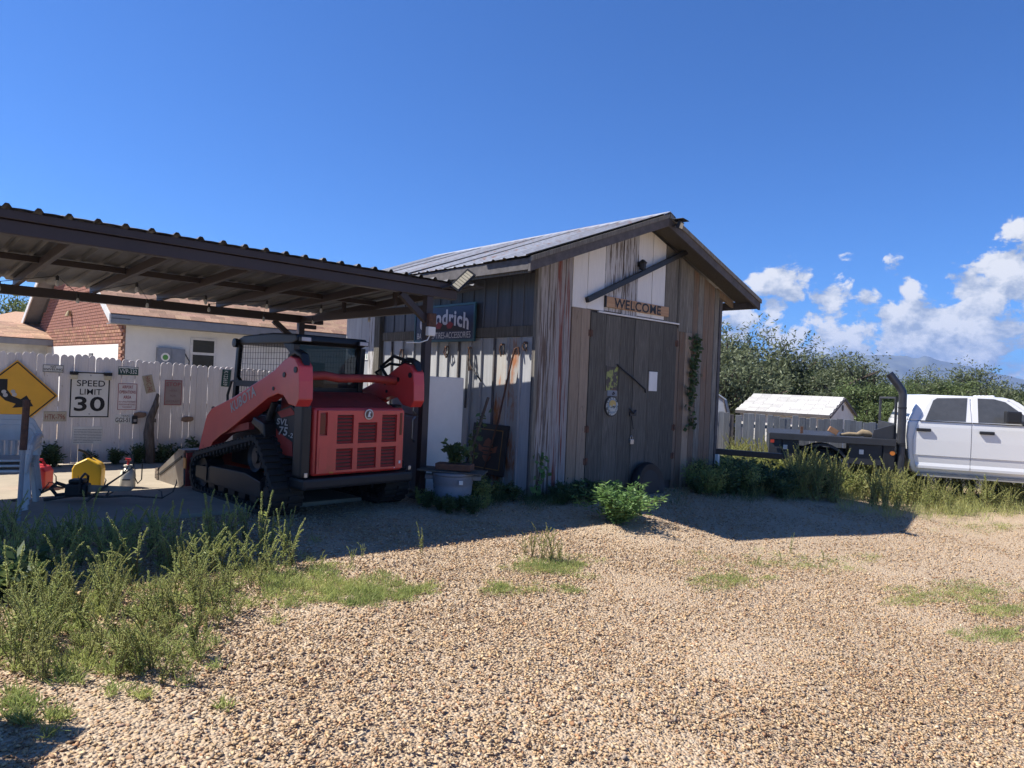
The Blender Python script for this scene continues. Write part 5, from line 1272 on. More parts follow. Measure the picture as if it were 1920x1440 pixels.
def wheel(x, y, r=.41, w=.26):
    e = bpy.data.objects.new('wheel', None); COL.objects.link(e); e.parent = tk; e.location = (x, y, r)
    MB().lathe([(r * .58, -w / 2), (r * .92, -w / 2), (r, -w * .36), (r, w * .36), (r * .92, w / 2), (r * .58, w / 2)], 30, axis='y').build('tyre', 'tyre_rubber', e, smooth=True)
    MB().lathe([(0, -w * .3), (r * .22, -w * .34), (r * .3, -w * .2), (r * .5, -w * .22), (r * .585, -w * .5), (r * .585, w * .5), (0, w * .5)], 24, axis='y').build('rim', 'steel', e, smooth=True)
for (x, y) in ((-1.66, .14), (-1.66, WID - .14), (2.75, .14), (2.75, WID - .14)): wheel(x, y)
for k in range(2): MB().bar((-2.6, .6 + k * .75, .42 + o_), (3.4, .6 + k * .75, .42 + o_), .09, .16).build('chassis_rail', 'truck_black', tk)
# flatbed
fb = B(-2.66, -.40, -.10, WID + .10, .715 + o_, .80 + o_).build('deck', 'truck_steel', tk, bevel=.006)
B(-2.66, -.40, -.125, -.101, .695 + o_, .815 + o_).build('side_rail', 'truck_steel', tk, bevel=.004)
for k in range(9): B(-2.64, -.30, .0 + k * .22, .20 + k * .22, .801 + o_, .815 + o_).build('deck_plank', 'truck_steel', fb)
B(-2.66, -2.42, -.09, .3, .33 + o_, .694 + o_).build('rear_box', 'truck_steel', tk, bevel=.006); B(-2.41, -2.1, -.06, .35, .30 + o_, .694 + o_).build('tool_box', 'truck_steel', tk, bevel=.008); B(-1.20, -.62, -.06, .35, .30 + o_, .694 + o_).build('tool_box', 'truck_steel', tk, bevel=.008); B(-.61, -.41, -.09, .4, .22 + o_, .694 + o_).build('front_box', 'truck_black', tk, bevel=.008)
arc = [( -1.66 + .50 * math.cos(a), .16 + .50 * math.sin(a)) for a in [rad(8 + k * 164 / 12) for k in range(13)]]; arc2 = [(-1.66 + .455 * math.cos(a), .16 + .455 * math.sin(a)) for a in [rad(172 - k * 164 / 12) for k in range(13)]]
MB().prism([(x, z + o_) for x, z in arc + arc2], 'y', -.07, .36).build('fender', 'truck_steel', tk)
B(-2.63, -2.56, -.135, -.126, .62 + o_, .68 + o_).build('tail_lamp', 'lamp_red', tk, bevel=.004); MB().lathe([(0, -.10), (.045, -.10), (.045, -.085), (0, -.085)], 14, (-.45, 0, .56 + o_), 'y').build('marker_lamp', 'lamp_amber', tk)
for x in (-2.35, -.98): B(x - .04, x + .04, -.075, -.062, .50 + o_, .59 + o_).build('latch_plate', 'lamp_clear', tk, bevel=.006)
B(-.40, -.36, .12, WID - .12, .816 + o_, 1.12 + o_).build('headboard', 'truck_steel', tk, bevel=.01)
for yy in (.12, WID - .2): B(-.40, -.36, yy, yy + .05, 1.121 + o_, 1.60 + o_).build('rack_post', 'truck_steel', tk)
MB().prism([(-.41, .817 + o_), (-.41, 1.10 + o_), (-.75, .97 + o_), (-.78, .817 + o_)], 'y', .1, .16).build('headboard_wing', 'truck_steel', tk); B(-.40, -.36, .12, WID - .15, 1.601 + o_, 1.64 + o_).build('rack_bar', 'truck_steel', tk)
B(-2.05, -2.0, .4, .45, .81 + o_, .95 + o_).build('stake', 'rusty_steel', tk)
MB().tube([(-.30, -.02, .10 + o_), (-.30, -.02, .9 + o_), (-.30, -.02, 1.66 + o_), (-.31, -.02, 1.74 + o_), (-.37, -.02, 1.84 + o_), (-.55, -.02, 2.08 + o_)], .072, 18).build('exhaust_stack', 'stack_steel', tk, smooth=True)
for zz in (.70, .74, 1.42): MB().lathe([(.0725, 0), (.08, 0), (.08, .025), (.0725, .025)], 18, (-.30, -.02, zz + o_)).build('stack_clamp', 'truck_black', tk)
# load on the deck
RT = rad(-19); UT, VT = Vector((math.cos(RT), math.sin(RT), 0)), Vector((-math.sin(RT), math.cos(RT), 0))
def tp(x, y, z):
    q = (Vector((7.754, 13.0, 0)) + UT * x + VT * y + Vector((0, 0, z - 1.6))) * 1.13
    q.z += 1.6
    return q
M('canvas', (.27, .21, .13), (.17, .13, .085), rough=.9, scale=8, bump=.3, rnd=0); M('carton', (.28, .155, .085), (.2, .11, .065), rough=.9, rnd=0)
tag(MB().tube([tp(-1.32, .35, .86), tp(-1.15, .4, .88), tp(-1.0, .42, .88), tp(-.9, .45, .92), tp(-.8, .45, .90), tp(-.72, .44, .87)], [.02, .05, .045, .08, .085, .04], 10).build('canvas_bag', 'canvas', None, smooth=True), 'rumpled khaki canvas bag lying on the flatbed', 'bag')
tag(B(-.10, .10, -.1, .1, -.06, .06).build('carton', 'carton', None, bevel=.006, loc=tp(-1.44, .4, .93), rot=(0, rad(28), RT)), 'small tipped brown carton on the flatbed beside the canvas bag', 'box')

# ------------------------------------------------------------------ grey fence, white roofed shed, barn, steel beam
FA = at(1380, 778, 18.9); RG = rad(-14)
UG, VG = Vector((math.cos(RG), math.sin(RG), 0)), Vector((-math.sin(RG), math.cos(RG), 0))
gf = thing('board_fence', 'grey weathered board fence running behind the flatbed pickup', 'fence', (FA.x, FA.y, -.66), RG)
gf.scale = (1.13, 1.13, 1.13)
pm = []
for k in range(4):
    m = B(-.0692, .0692, -.018, 0, 0, 1.5).mesh('fence_board', .004, 1); m.materials.append(MATS['grey_fence_wood']); pm.append(m)
x = -1.2; k = 0
while x < 6.2:
    if not (-.16 < x < -.02): link('fence_board', pm[k % 4], None, gf, (x, RND.uniform(-.008, .002), RND.uniform(-.05, .03) + (.06 if x < -.1 else 0) + (-.02 if x > 2.2 else 0)), (0, RND.uniform(-.022, .022), 0))
    x += .139 + RND.choice([0, 0, .001, .003, .010]); k += 1
for xx in (-.09, 1.9, 3.9, 5.9): B(xx - .045, xx + .045, -.01 if xx < 0 else .03, .10, -.2, 1.48).build('post', 'dark_trim', gf)
for zz in (.35, 1.18): B(-1.2, 6.2, .002, .04, zz, zz + .085).build('rail', 'grey_fence_wood', gf)
M('shingle_white', (.44, .43, .41), (.36, .355, .34), rough=.9, scale=16, rnd=.16, bump=.15); M('siding_white', (.60, .59, .56), (.52, .50, .47), rough=.8, scale=3, rnd=.05)
RW2 = rad(90 - 130); WS = thing('garden_shed', 'small pale shed with white shingle roof behind the grey fence', 'shed', (8.84 * 1.14, 19.0 * 1.14, -.85), RW2); WS.scale = (1.14, 1.14, 1.14)
Lw, Ww = 2.67, 2.9; ez, az_ = 1.09 + .55, 1.60 + .55
B(-Lw + .1, -.08, .12, Ww - .12, -.2, ez - .04).build('wall', 'siding_white', WS)
for k in range(7): B(-Lw + .09, -.07, .10, .119, ez - .12 - k * .15, ez - .12 - k * .15 + .144).build('siding_board', 'siding_white', WS)
MB().prism([(.12, ez - .2), (Ww - .12, ez - .2), (Ww - .12, ez - .05), (Ww / 2, az_ - .06), (.12, ez - .05)], 'x', -.078, -.05).build('gable_wall', 'siding_white', WS)
MB().lathe([(0, 0), (.09, 0), (.09, .015), (0, .015)], 10, (-.048, Ww / 2, az_ - .30), 'x').build('gable_vent', 'dark_trim', WS)
th2 = math.atan((az_ - ez) / (Ww / 2)); run = math.hypot(az_ - ez, Ww / 2)
for s in (0, 1): MB().prism([(0 if s == 0 else Ww, ez), (Ww / 2, az_), (Ww / 2, az_ - .03), (0 if s == 0 else Ww, ez - .03)], 'x', -Lw, 0).build('roof_deck', 'siding_white', WS)
sm2 = B(.004, .296, 0, .19, 0, .012).mesh('shingle', 0); sm2.materials.append(MATS['shingle_white'])
for row in range(9):
    for c_ in range(9):
        link('shingle', sm2, None, WS, (-Lw + .0 + c_ * .298 + (.0 if row % 2 else -.02), row * .168 * math.cos(th2) - .01, ez + .004 + row * .168 * math.sin(th2)), (th2 + rad(3), 0, 0))
B(-Lw - .01, .01, -.02, -.002, ez - .075, ez + .0).build('fascia', 'dark_trim', WS)
for s in (0, 1): MB().prism([(0 if s == 0 else Ww, ez - .08), (Ww / 2, az_ - .07), (Ww / 2, az_ + .0), (0 if s == 0 else Ww, ez - .0)], 'x', .002, .03).build('rake_board', 'dark_trim', WS)
M('barn_blue', (.30, .33, .38), (.26, .29, .34), rough=.6, rnd=0)
ba = thing('gambrel_barn', 'blue grey gambrel roofed barn half hidden behind the wooden shed', 'barn', (at(1322, 760, 23).x, 23, -.75), rad(-20)); ba.scale = (1.14, 1.14, 1.14)
gp_ = [(-.62, 0), (.62, 0), (.62, 1.4), (.50, 1.85), (.1, 2.12), (-.1, 2.12), (-.5, 1.85), (-.62, 1.4)]
MB().prism(gp_, 'y', 0, 2.4).build('wall', 'barn_blue', ba); MB().tube([(.64, -.02, 1.36), (.52, -.02, 1.87), (.1, -.02, 2.15), (-.1, -.02, 2.15), (-.52, -.02, 1.87), (-.64, -.02, 1.36)], .03, 6).build('trim', 'dark_trim', ba)
for k in range(6): B(-.62 + k * .21, -.415 + k * .21, -.012, -.001, .02, 1.4).build('siding_board', 'barn_blue', ba)
sb_ = thing('steel_beam', 'dark square steel beam sticking out from the shed corner above the weeds', 'beam', at(1342, 846, 12.4))
b0 = at(1342, 846, 12.4); b1 = at(1466, 856, 12.0)
MB().bar((0, 0, 0), b1 - b0, .10, .10).build('tube', 'loader_charcoal', sb_, bevel=.006); MB().bar((b1 - b0) * .995, (b1 - b0) * 1.004, .112, .112).build('end_cap', 'black_iron', sb_)

# ------------------------------------------------------------------ plants
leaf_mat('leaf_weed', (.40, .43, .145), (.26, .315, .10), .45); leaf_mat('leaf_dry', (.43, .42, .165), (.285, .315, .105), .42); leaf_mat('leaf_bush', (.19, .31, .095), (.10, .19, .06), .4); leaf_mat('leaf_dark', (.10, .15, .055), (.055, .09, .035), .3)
leaf_mat('leaf_tree', (.155, .18, .095), (.088, .11, .058), .35, .38, .9); leaf_mat('leaf_tree_bright', (.15, .195, .072), (.085, .12, .043), .35, .38, 1.1); leaf_mat('seed_spike', (.48, .51, .20), (.37, .42, .145), .45)
M('weed_stem', (.17, .17, .06), (.13, .085, .045), rough=.8, scale=6, rnd=.2)
def unit(a): return a / np.maximum(np.linalg.norm(a, axis=-1, keepdims=True), 1e-9)
def cards(p, d, L, W, rng, bend=.25):
    """Leaf blades: bent four-point rhombs from p along d."""
    n = len(p); d = unit(d); s = unit(np.cross(d, rng.normal(size=(n, 3)))); up = np.cross(s, d)
    L = np.broadcast_to(L, n)[:, None]; W = np.broadcast_to(W, n)[:, None]
    mid = p + d * L * .45 + up * L * bend * .25
    V = np.stack([p, mid + s * W * .5, p + d * L - up * L * bend * .2, mid - s * W * .5], 1)
    F_ = np.arange(n * 4).reshape(n, 4)
    tone = np.repeat(rng.uniform(0, 1, n), 4)
    return V.reshape(-1, 3), F_, tone
def leaf_mesh(name, parts, mat):
    V, F_, T = [], [], []; o = 0
    for v, f, t in parts: V.append(v); F_.append(f + o); T.append(t); o += len(v)
    me = np_mesh(name, np.vstack(V), np.vstack(F_), {'tone': np.concatenate(T)}); me.materials.append(MATS[mat]); return me
def curve_pts(h, lean, rng, n=7, droop=0.0):
    a = rng.uniform(0, 2 * math.pi); pts_ = []
    for k in range(n):
        t = k / (n - 1)
        r = lean * (t ** 1.5)
        pts_.append((r * math.cos(a) + .02 * h * math.sin(5 * t + a), r * math.sin(a), h * (t - droop * t ** 3)))
    return np.array(pts_)
def spike_weed(rng, h, nst, spread, mat_leaf='leaf_weed', mat_spike='seed_spike', leafy=1.0):
    """Upright weed: several stems, narrow leaves below, furry seed spikes above. Returns (stem mesh, [(leaf mesh), (spike mesh)])."""
    st = MB(); lp = []; sp_ = []
    for k in range(nst):
        hh = h * rng.uniform(.55, 1.0); c = curve_pts(hh, spread * rng.uniform(.2, 1.0), rng, 8, rng.uniform(0, .3)); c[:, :2] += rng.normal(0, .015, 2)
        st.tube([tuple(q) for q in c], [.0045 * (1 - .6 * i / 7) for i in range(8)], 4, False)
        n = int(20 * leafy * hh / .5); t = rng.uniform(.05, .6, n); idx = np.clip((t * 7).astype(int), 0, 6); f = t * 7 - idx
        p = c[idx] * (1 - f)[:, None] + c[idx + 1] * f[:, None]; d = rng.normal(size=(n, 3)); d[:, 2] = np.abs(d[:, 2]) * .5 + .15
        lp.append(cards(p, d, rng.uniform(.025, .06, n), rng.uniform(.007, .014, n), rng))
        t0 = rng.uniform(.34, .55); n = int(150 * hh * (1 - t0) / .2); t = rng.uniform(t0, 1, n); idx = np.clip((t * 7).astype(int), 0, 6); f = t * 7 - idx
        p = c[idx] * (1 - f)[:, None] + c[idx + 1] * f[:, None]; d = rng.normal(size=(n, 3)); d[:, 2] += .9
        sp_.append(cards(p, d, rng.uniform(.008, .015, n), rng.uniform(.005, .009, n), rng))
    return st.mesh('stem'), leaf_mesh('leaf', lp, mat_leaf), leaf_mesh('seed_spike', sp_, mat_spike)
def leafy_weed(rng, h, r, n, mat, L=.06, W=.02, nst=12):
    st = MB(); lp = []
    for k in range(nst):
        c = curve_pts(h * rng.uniform(.5, 1), r * rng.uniform(.3, 1.1), rng, 7, rng.uniform(0, .25)); st.tube([tuple(q) for q in c], [.006 * (1 - .7 * i / 6) for i in range(7)], 4, False)
        m = n // nst; t = rng.uniform(.15, 1, m); idx = np.clip((t * 6).astype(int), 0, 5); f = t * 6 - idx
        p = c[idx] * (1 - f)[:, None] + c[idx + 1] * f[:, None] + rng.normal(0, .03 * h / .5, (m, 3)); p[:, 2] = np.maximum(p[:, 2], .01)
        d = rng.normal(size=(m, 3)); d[:, 2] = d[:, 2] * .5 + .25; d[:, :2] += (p[:, :2] - c[0, :2]) * 2
        lp.append(cards(p, d, rng.uniform(.6, 1.2, m) * L, rng.uniform(.7, 1.2, m) * W, rng))
    return st.mesh('stem'), leaf_mesh('leaf', lp, mat), None
def plant(name, label, cat, meshes, loc, s=1.0, rz=None, group=None):
    st, lf, spk = meshes
    if not st.materials: st.materials.append(MATS['weed_stem'])
    o = link(name, st, None, None, loc, (0, 0, RND.uniform(0, 6.28) if rz is None else rz)); o.scale = (s, s, s); tag(o, label, cat, group)
    stuff(link('foliage', lf, None, o))
    if spk: stuff(link('seed_head', spk, None, o))
    return o
def gp(px, py):
    """Ground point under a photograph pixel (walks the sight line until it meets the yard)."""
    r = ray(px, py); t = 2.0
    while t < 40 and CAM_H + r.z * t > g(r.x * t, t): t += .02
    return Vector((r.x * t, t, g(r.x * t, t)))
rg = np.random.default_rng(21)
SW = [spike_weed(rg, .54, 4 + k, .22 + .03 * k) for k in range(5)]
SWD = [spike_weed(rg, .55, 6, .22, 'leaf_dry', 'leaf_dry') for k in range(3)] + [spike_weed(rg, .55, 7, .2, 'leaf_weed', 'leaf_dry') for k in range(3)]
TALL = [spike_weed(rg, .72, 3, .14, leafy=1.3) for k in range(2)]
# tall weeds at the edge of the carport shade
lab_tall = 'tall weed with curled green seed spike before the loader track'
plant('seed_weed', 'tallest green weed with curled seed spikes standing before the loader track', 'weed', TALL[0], gp(487, 1052), 1.08)
for k, (x, y, s) in enumerate([(300, 1062, 1.05), (225, 1050, 1.0), (340, 1075, .95), (255, 1085, 1.1), (400, 1068, .85), (440, 1075, .9), (460, 1062, .8), (190, 1045, .9), (150, 1062, .95), (95, 1070, .95), (40, 1060, 1.0), (10, 1095, 1.1), (280, 1040, 1.2), (510, 1075, .62), (370, 1090, .9), (120, 1100, .9), (60, 1120, 1.0), (205, 1110, .9), (330, 1110, .8), (420, 1105, .75), (20, 1150, 1.0), (90, 1165, .9)]):
    plant('seed_weed', 'green seed spike weed in the thicket along the carport shade', 'weed', SW[k % 5], gp(x, y), s * .92, group='weed thicket along the carport shade')
for k in range(46):
    x = rg.uniform(0, 545); y = rg.uniform(1012, 1078)
    plant('seed_weed', 'slender weed at the slab edge in the thicket along the carport shade', 'weed', (SW + TALL)[k % 7], gp(x, y), rg.uniform(.6, 1.0), group='slender weeds at the slab edge')
for k in range(95):
    x = rg.uniform(0, 430) if k < 70 else rg.uniform(0, 520); y = rg.uniform(1110, 1285) if k < 70 else rg.uniform(1080, 1200)
    if x > 560 - (y - 1080) * 1.1: x *= .6
    zn = 'at the left picture edge' if x < 130 else 'in the middle of the near weed patch' if x < 290 else 'at the gravel side of the near weed patch'
    plant('low_weed', 'low sprawling weed ' + zn, 'weed', (SW + SWD + SWD)[k % 17], gp(x, y), rg.uniform(.35, .78), group='sprawling weeds ' + zn)
for (x, y, s, lab) in [(660, 1062, .42, 'thin green weed spike standing where shade meets gravel before the loader'), (680, 1045, .34, 'short thin weed beside the shade edge before the barrel'), (790, 1040, .55, 'branched green weed alone in front of the barrel'), (600, 1070, .4, 'small weed sprig at the tip of the thicket'),
                       (1483, 1040, .5, 'thin tall weed stalk in the middle of the gravel before the shed shadow'), (1465, 1052, .35, 'short weed stalk before the shed shadow'), (1545, 1050, .35, 'small weed beside the gravel track'), (1420, 1058, .35, 'weed sprig before the doors')]:
    plant('seed_weed', lab, 'weed', TALL[1] if s > .45 else SW[1], gp(x, y), s)
# tuft with straw spikes in front of the shed corner
for k, (x, y, s) in enumerate([(1018, 1050, .75), (1000, 1042, .55), (1034, 1052, .8), (985, 1040, .5), (1050, 1048, .5)]):
    plant('straw_weed', 'straw coloured seed stalk in the tuft before the shed corner', 'weed', SWD[k % 3], gp(x, y), s, group='straw tuft before the shed corner')
BU = leafy_weed(rg, .58, .46, 3400, 'leaf_bush', .075, .021, 34)
plant('leafy_bush', 'bright green leafy bush growing before the double doors', 'bush', BU, gp(1165, 985) + Vector((0, .12, 0)), 1.0, rz=.6).scale = (1.5, 1.15, 1.0)
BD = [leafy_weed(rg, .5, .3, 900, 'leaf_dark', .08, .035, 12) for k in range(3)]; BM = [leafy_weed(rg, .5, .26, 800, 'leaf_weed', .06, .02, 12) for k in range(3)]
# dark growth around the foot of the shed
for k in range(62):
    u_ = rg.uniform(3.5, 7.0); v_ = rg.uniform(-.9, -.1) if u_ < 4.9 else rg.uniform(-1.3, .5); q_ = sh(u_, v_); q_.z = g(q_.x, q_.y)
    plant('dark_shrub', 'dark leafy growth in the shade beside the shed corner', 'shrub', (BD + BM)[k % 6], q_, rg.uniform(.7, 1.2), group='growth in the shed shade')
for k in range(16):
    q_ = sh(rg.uniform(.05, 1.3), rg.uniform(-.45, -.1)); q_.z = g(q_.x, q_.y)
    plant('dark_weed', 'low dark weed along the foot of the shed front', 'weed', BD[k % 3], q_, rg.uniform(.3, .6), group='weeds along the shed front')
for k in range(18):
    q_ = sh(rg.uniform(-1.0, -.12), rg.uniform(-.3, 2.0)); q_.z = g(q_.x, q_.y)
    plant('shade_weed', 'low weed in the shade along the tin wall of the shed', 'weed', (BD + BM)[k % 6], q_, rg.uniform(.35, .7), group='weeds along the tin wall')
for k, (dx, dy) in enumerate([(-.3, -.28), (-.12, -.36), (.1, -.34), (.28, -.25), (.42, -.1), (-.4, -.1), (.0, -.5), (.3, -.45)]):
    plant('barrel_weed', 'low weed growing around the foot of the plastic barrel', 'weed', (BD + BM)[k % 6], (bx + dx, by + dy, g(bx + dx, by + dy)), rg.uniform(.35, .55), group='weeds around the barrel')
# weeds around the pickup
for k in range(260):
    x = rg.uniform(1375, 1925); y = rg.uniform(922, 962) if x > 1700 else rg.uniform(904, 938 + (x - 1523) * .127) if x > 1480 else rg.uniform(872, 894)
    sc = rg.uniform(1.35, 2.0) if x < 1700 else rg.uniform(.9, 1.45)
    zone = 'beside the steel beam' if x < 1490 else 'before the rear wheel' if x < 1600 else 'before the tool boxes' if x < 1700 else 'below the rear door' if x < 1820 else 'below the front door'
    plant('roadside_weed', 'yellow green seeding weed ' + zone + ' of the flatbed pickup', 'weed', SWD[k % 6], gp(x, y), sc, group='weeds ' + zone)
for k in range(70):
    x = rg.uniform(1350, 1720); y = rg.uniform(872, 896) if x < 1480 else rg.uniform(900, 934)
    zn = 'behind the steel beam' if x < 1480 else 'under the flatbed' if x < 1600 else 'before the exhaust stack'
    plant('meadow_weed', 'bushy yellow green weed ' + zn + ' by the pickup', 'weed', BM[k % 3], gp(x, y), rg.uniform(.8, 1.3), group='bushy weeds ' + zn)
# shrubs at the foot of the picket fence
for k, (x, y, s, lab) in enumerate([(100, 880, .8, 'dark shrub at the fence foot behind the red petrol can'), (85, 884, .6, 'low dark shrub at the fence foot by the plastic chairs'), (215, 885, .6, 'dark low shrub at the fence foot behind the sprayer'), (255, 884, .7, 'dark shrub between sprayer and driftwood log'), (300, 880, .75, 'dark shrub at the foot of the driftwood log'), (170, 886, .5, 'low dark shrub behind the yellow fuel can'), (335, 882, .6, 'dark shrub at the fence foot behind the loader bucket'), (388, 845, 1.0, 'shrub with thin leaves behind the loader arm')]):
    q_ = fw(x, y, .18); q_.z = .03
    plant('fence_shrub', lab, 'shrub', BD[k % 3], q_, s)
# near left corner: big leaves and shadowed grass
plant('broadleaf_weed', 'broad leaved dark weed at the near left edge of the gravel', 'weed', leafy_weed(rg, .4, .3, 420, 'leaf_dark', .14, .08, 8), gp(8, 1120), .8)
bs_ = thing('shadow_screen', 'unseen weathered board screen added to cast shadow into the near left corner', 'screen', (-3.2, 1.2, -.12))  # unseen screen, added only for the shadow it throws into the near corner
for k in range(14): B(-.012, .012, k * .139, k * .139 + .134, -.1, 1.80 + RND.uniform(-.04, .03)).build('screen_board', 'grey_fence_wood', bs_, bevel=.003, seg=1)
for zz in (.4, 1.4): B(-.055, -.013, 0, 1.94, zz, zz + .08).build('screen_rail', 'grey_fence_wood', bs_)
for yy in (.1, 1.75): B(-.15, -.056, yy, yy + .09, -.3, 1.7).build('screen_post', 'grey_fence_wood', bs_)
# ivy on the doors' right jamb, small vine on the left boards, plant on the barrel
def vine(name, label, pts_, n, L, W, mat, sp_, rz):
    o = Vector(pts_[0]); P = np.array([tuple(Vector(p) - o) for p in pts_]); t = rg.uniform(0, len(P) - 1.001, n); i = t.astype(int); f = t - i
    base = P[i] * (1 - f)[:, None] + P[i + 1] * f[:, None]; side = np.array(US[:]); base = base + side * rg.normal(0, sp_, n)[:, None]; base[:, 2] += rg.normal(0, .03, n)
    outw = -np.array(VS[:]); base = base + outw * rg.uniform(.0, .05, n)[:, None]
    d = side * rg.normal(0, 1, n)[:, None] + np.array([0, 0, -1.0]) * rg.uniform(-.3, 1, n)[:, None] + outw * .5
    st = MB().tube([tuple(q) for q in P], .006, 5).mesh('stem'); lm = leaf_mesh('leaf', [cards(base, d, rg.uniform(.6, 1.2, n) * L, rg.uniform(.7, 1.1, n) * W, rg)], mat)
    return plant(name, label, 'vine', (st, lm, None), o, 1.0, 0.0)
vine('ivy', 'dark ivy climbing the boards beside the right door', [sh(3.92, -.07, .9), sh(3.88, -.06, 1.5), sh(3.95, -.06, 1.9), sh(3.98, -.06, 2.35), sh(3.99, -.06, 2.62)], 230, .10, .085, 'leaf_dark', .07, 0)
vine('small_vine', 'small green vine on the white boards near the shed corner', [sh(.06, -.07, .05), sh(.12, -.06, .25), sh(.16, -.06, .45), sh(.10, -.06, .62)], 40, .10, .09, 'leaf_bush', .07, 0)
q_ = pt.location + Vector((0, 0, .08)); plant('potted_plant', 'dark leafy plant spilling from the tray on the barrel', 'plant', leafy_weed(rg, .28, .22, 300, 'leaf_dark', .10, .06, 10), q_, 1.0)
cl = thing('climber_stake', 'slanting stake with leafy climber between refrigerator and shed wall', 'stake', (-.68, 9.25, .05))
MB().tube([(0, 0, 0), (.36, .25, 1.35)], .02, 6).build('stake', 'bark', cl)
n = 60; t = rg.uniform(.2, .85, n); base = np.outer(t, [.36, .25, 1.35]) + rg.normal(0, .035, (n, 3)); link('leaf', leaf_mesh('leaf', [cards(base, rg.normal(size=(n, 3)), rg.uniform(.07, .11, n), rg.uniform(.05, .08, n), rg)], 'leaf_dark'), None, cl)

# ground cover: low weeds and grass that nobody could count
def cover(name, label, spots, mat, L=(.04, .12), W=(.003, .006), up=1.2):
    ps, ds = [], []
    for (x, y, rx, ry, n) in spots:
        n = int(n * .75); kc = max(6, n // 45); cxs = x + rg.normal(0, rx * .5, kc); cys = y + rg.normal(0, ry * .5, kc); ci = rg.integers(0, kc, n)
        px_ = cxs[ci] + rg.normal(0, 9, n); py_ = cys[ci] + rg.normal(0, 2.6, n)
        for a, b in zip(px_, py_):
            if b < 880 or b > 1439: continue
            r = ray(a, b); Y = (CAM_H - 0) / max(-r.z, .05)
            for _ in range(4): Y = (CAM_H - g(r.x * Y, Y)) / max(-r.z, .05)
            if Y > 15.5 or in_slab(r.x * Y, Y) or in_shed(r.x * Y, Y): continue
            ps.append((r.x * Y, Y, g(r.x * Y, Y)))
    p = np.array(ps); n = len(p); d = rg.normal(size=(n, 3)); d[:, 2] = np.abs(d[:, 2]) * .5 + up
    me = leaf_mesh(name, [cards(p, d, rg.uniform(*L, n), rg.uniform(*W, n), rg, .5)], mat)
    o = link(name, me, None); tag(o, label, 'grass'); stuff(o)
cover('grass', 'fine green grass and weed seedlings among the gravel of the near left corner', [(120, 1180, 260, 110, 5200), (60, 1280, 130, 90, 1300), (300, 1120, 260, 70, 4000), (260, 1240, 220, 90, 2600), (330, 1040, 300, 40, 2000), (500, 1100, 130, 60, 2600), (90, 1330, 110, 40, 400)], 'leaf_weed', (.03, .10), (.003, .008), .9)
cover('grass', 'mat of short green grass in the gravel before the loader', [(640, 1105, 130, 30, 6500), (740, 1112, 120, 16, 3200), (590, 1075, 60, 22, 1200)], 'leaf_weed', (.02, .07), (.003, .006), .9)
cover('grass', 'small mat of grass around the straw tuft before the shed corner', [(1035, 1062, 75, 18, 4200), (970, 1105, 110, 12, 1800)], 'leaf_weed', (.02, .06), (.003, .006), .9)
cover('grass', 'thin strips of grass in the gravel in front of the pickup', [(1380, 1092, 90, 14, 2600), (1800, 1112, 140, 16, 4200), (1880, 1145, 70, 16, 2400), (1860, 1190, 90, 14, 2400), (1700, 1125, 60, 8, 900), (1510, 1058, 150, 20, 2600), (1840, 988, 90, 7, 1800), (1390, 1060, 160, 10, 400)], 'leaf_weed', (.015, .05), (.003, .006), .9)
cover('grass', 'tall pale grass before the flatbed and truck', [(1600, 925, 160, 20, 9000), (1820, 940, 140, 22, 9000), (1450, 900, 80, 20, 4000), (1760, 962, 180, 12, 2500)], 'leaf_dry', (.10, .34), (.004, .009), 1.6)
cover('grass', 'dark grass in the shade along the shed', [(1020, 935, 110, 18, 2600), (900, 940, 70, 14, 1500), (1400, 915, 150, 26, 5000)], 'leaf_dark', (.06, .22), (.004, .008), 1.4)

# ------------------------------------------------------------------ trees
def make_tree(seed, mat, spread=1.0, nclump=430, droop=.3, L=.105):
    rng = np.random.default_rng(seed); tr = MB(); tips = []
    def grow(p, d, L_, r, lvl):
        q_ = p + d * L_; mid = p + d * L_ * .5 + Vector(rng.normal(0, .06 * L_, 3))
        tr.tube([p, mid, q_], [r, r * .82, r * .66], 6, False)
        if lvl >= 3: tips.append(q_); tips.append(mid); return
        for k in range(int(rng.integers(3, 5))):
            nd = (d + Vector(rng.normal(0, .62, 3)) * spread); nd.z = nd.z * .8 + .12; nd.normalize()
            grow(p + d * L_ * rng.uniform(.6, 1), nd, L_ * rng.uniform(.6, .85), r * .6, lvl + 1)
    for k in range(3):
        a = 2 * math.pi * k / 3 + rng.uniform(-.5, .5); grow(Vector((0, 0, -.1)), Vector((.45 * math.cos(a), .45 * math.sin(a), 1)).normalized(), 1.05, .11, 0)
    tips = np.array([t[:] for t in tips]); parts = []
    cid = rng.integers(0, len(tips), nclump); cen = tips[cid] + rng.normal(0, .16, (nclump, 3)); cen[:, 2] = np.maximum(cen[:, 2], .3)
    low = rng.uniform(size=nclump) < .30; cen[low, 2] *= rng.uniform(.25, .7, low.sum())
    for c in cen:
        n = int(rng.integers(40, 75)); rr = rng.uniform(.14, .30); p = c + unit(rng.normal(0, 1, (n, 3))) * (rng.uniform(0, 1, (n, 1)) ** .4) * rr * 1.5 * np.array([1, 1, .65]); d = rng.normal(size=(n, 3)); d[:, 2] -= droop; d += (p - c) * 2
        cv, cf, ct = cards(p, d, rng.uniform(.6, 1.2, n) * L, rng.uniform(.6, 1.1, n) * L * .36, rng)
        parts.append((cv, cf, ct * .45 + .55 * rng.uniform()))
    return tr.mesh('trunk'), leaf_mesh('crown', parts, mat), float(np.percentile(cen[:, 2], 99)) + .2
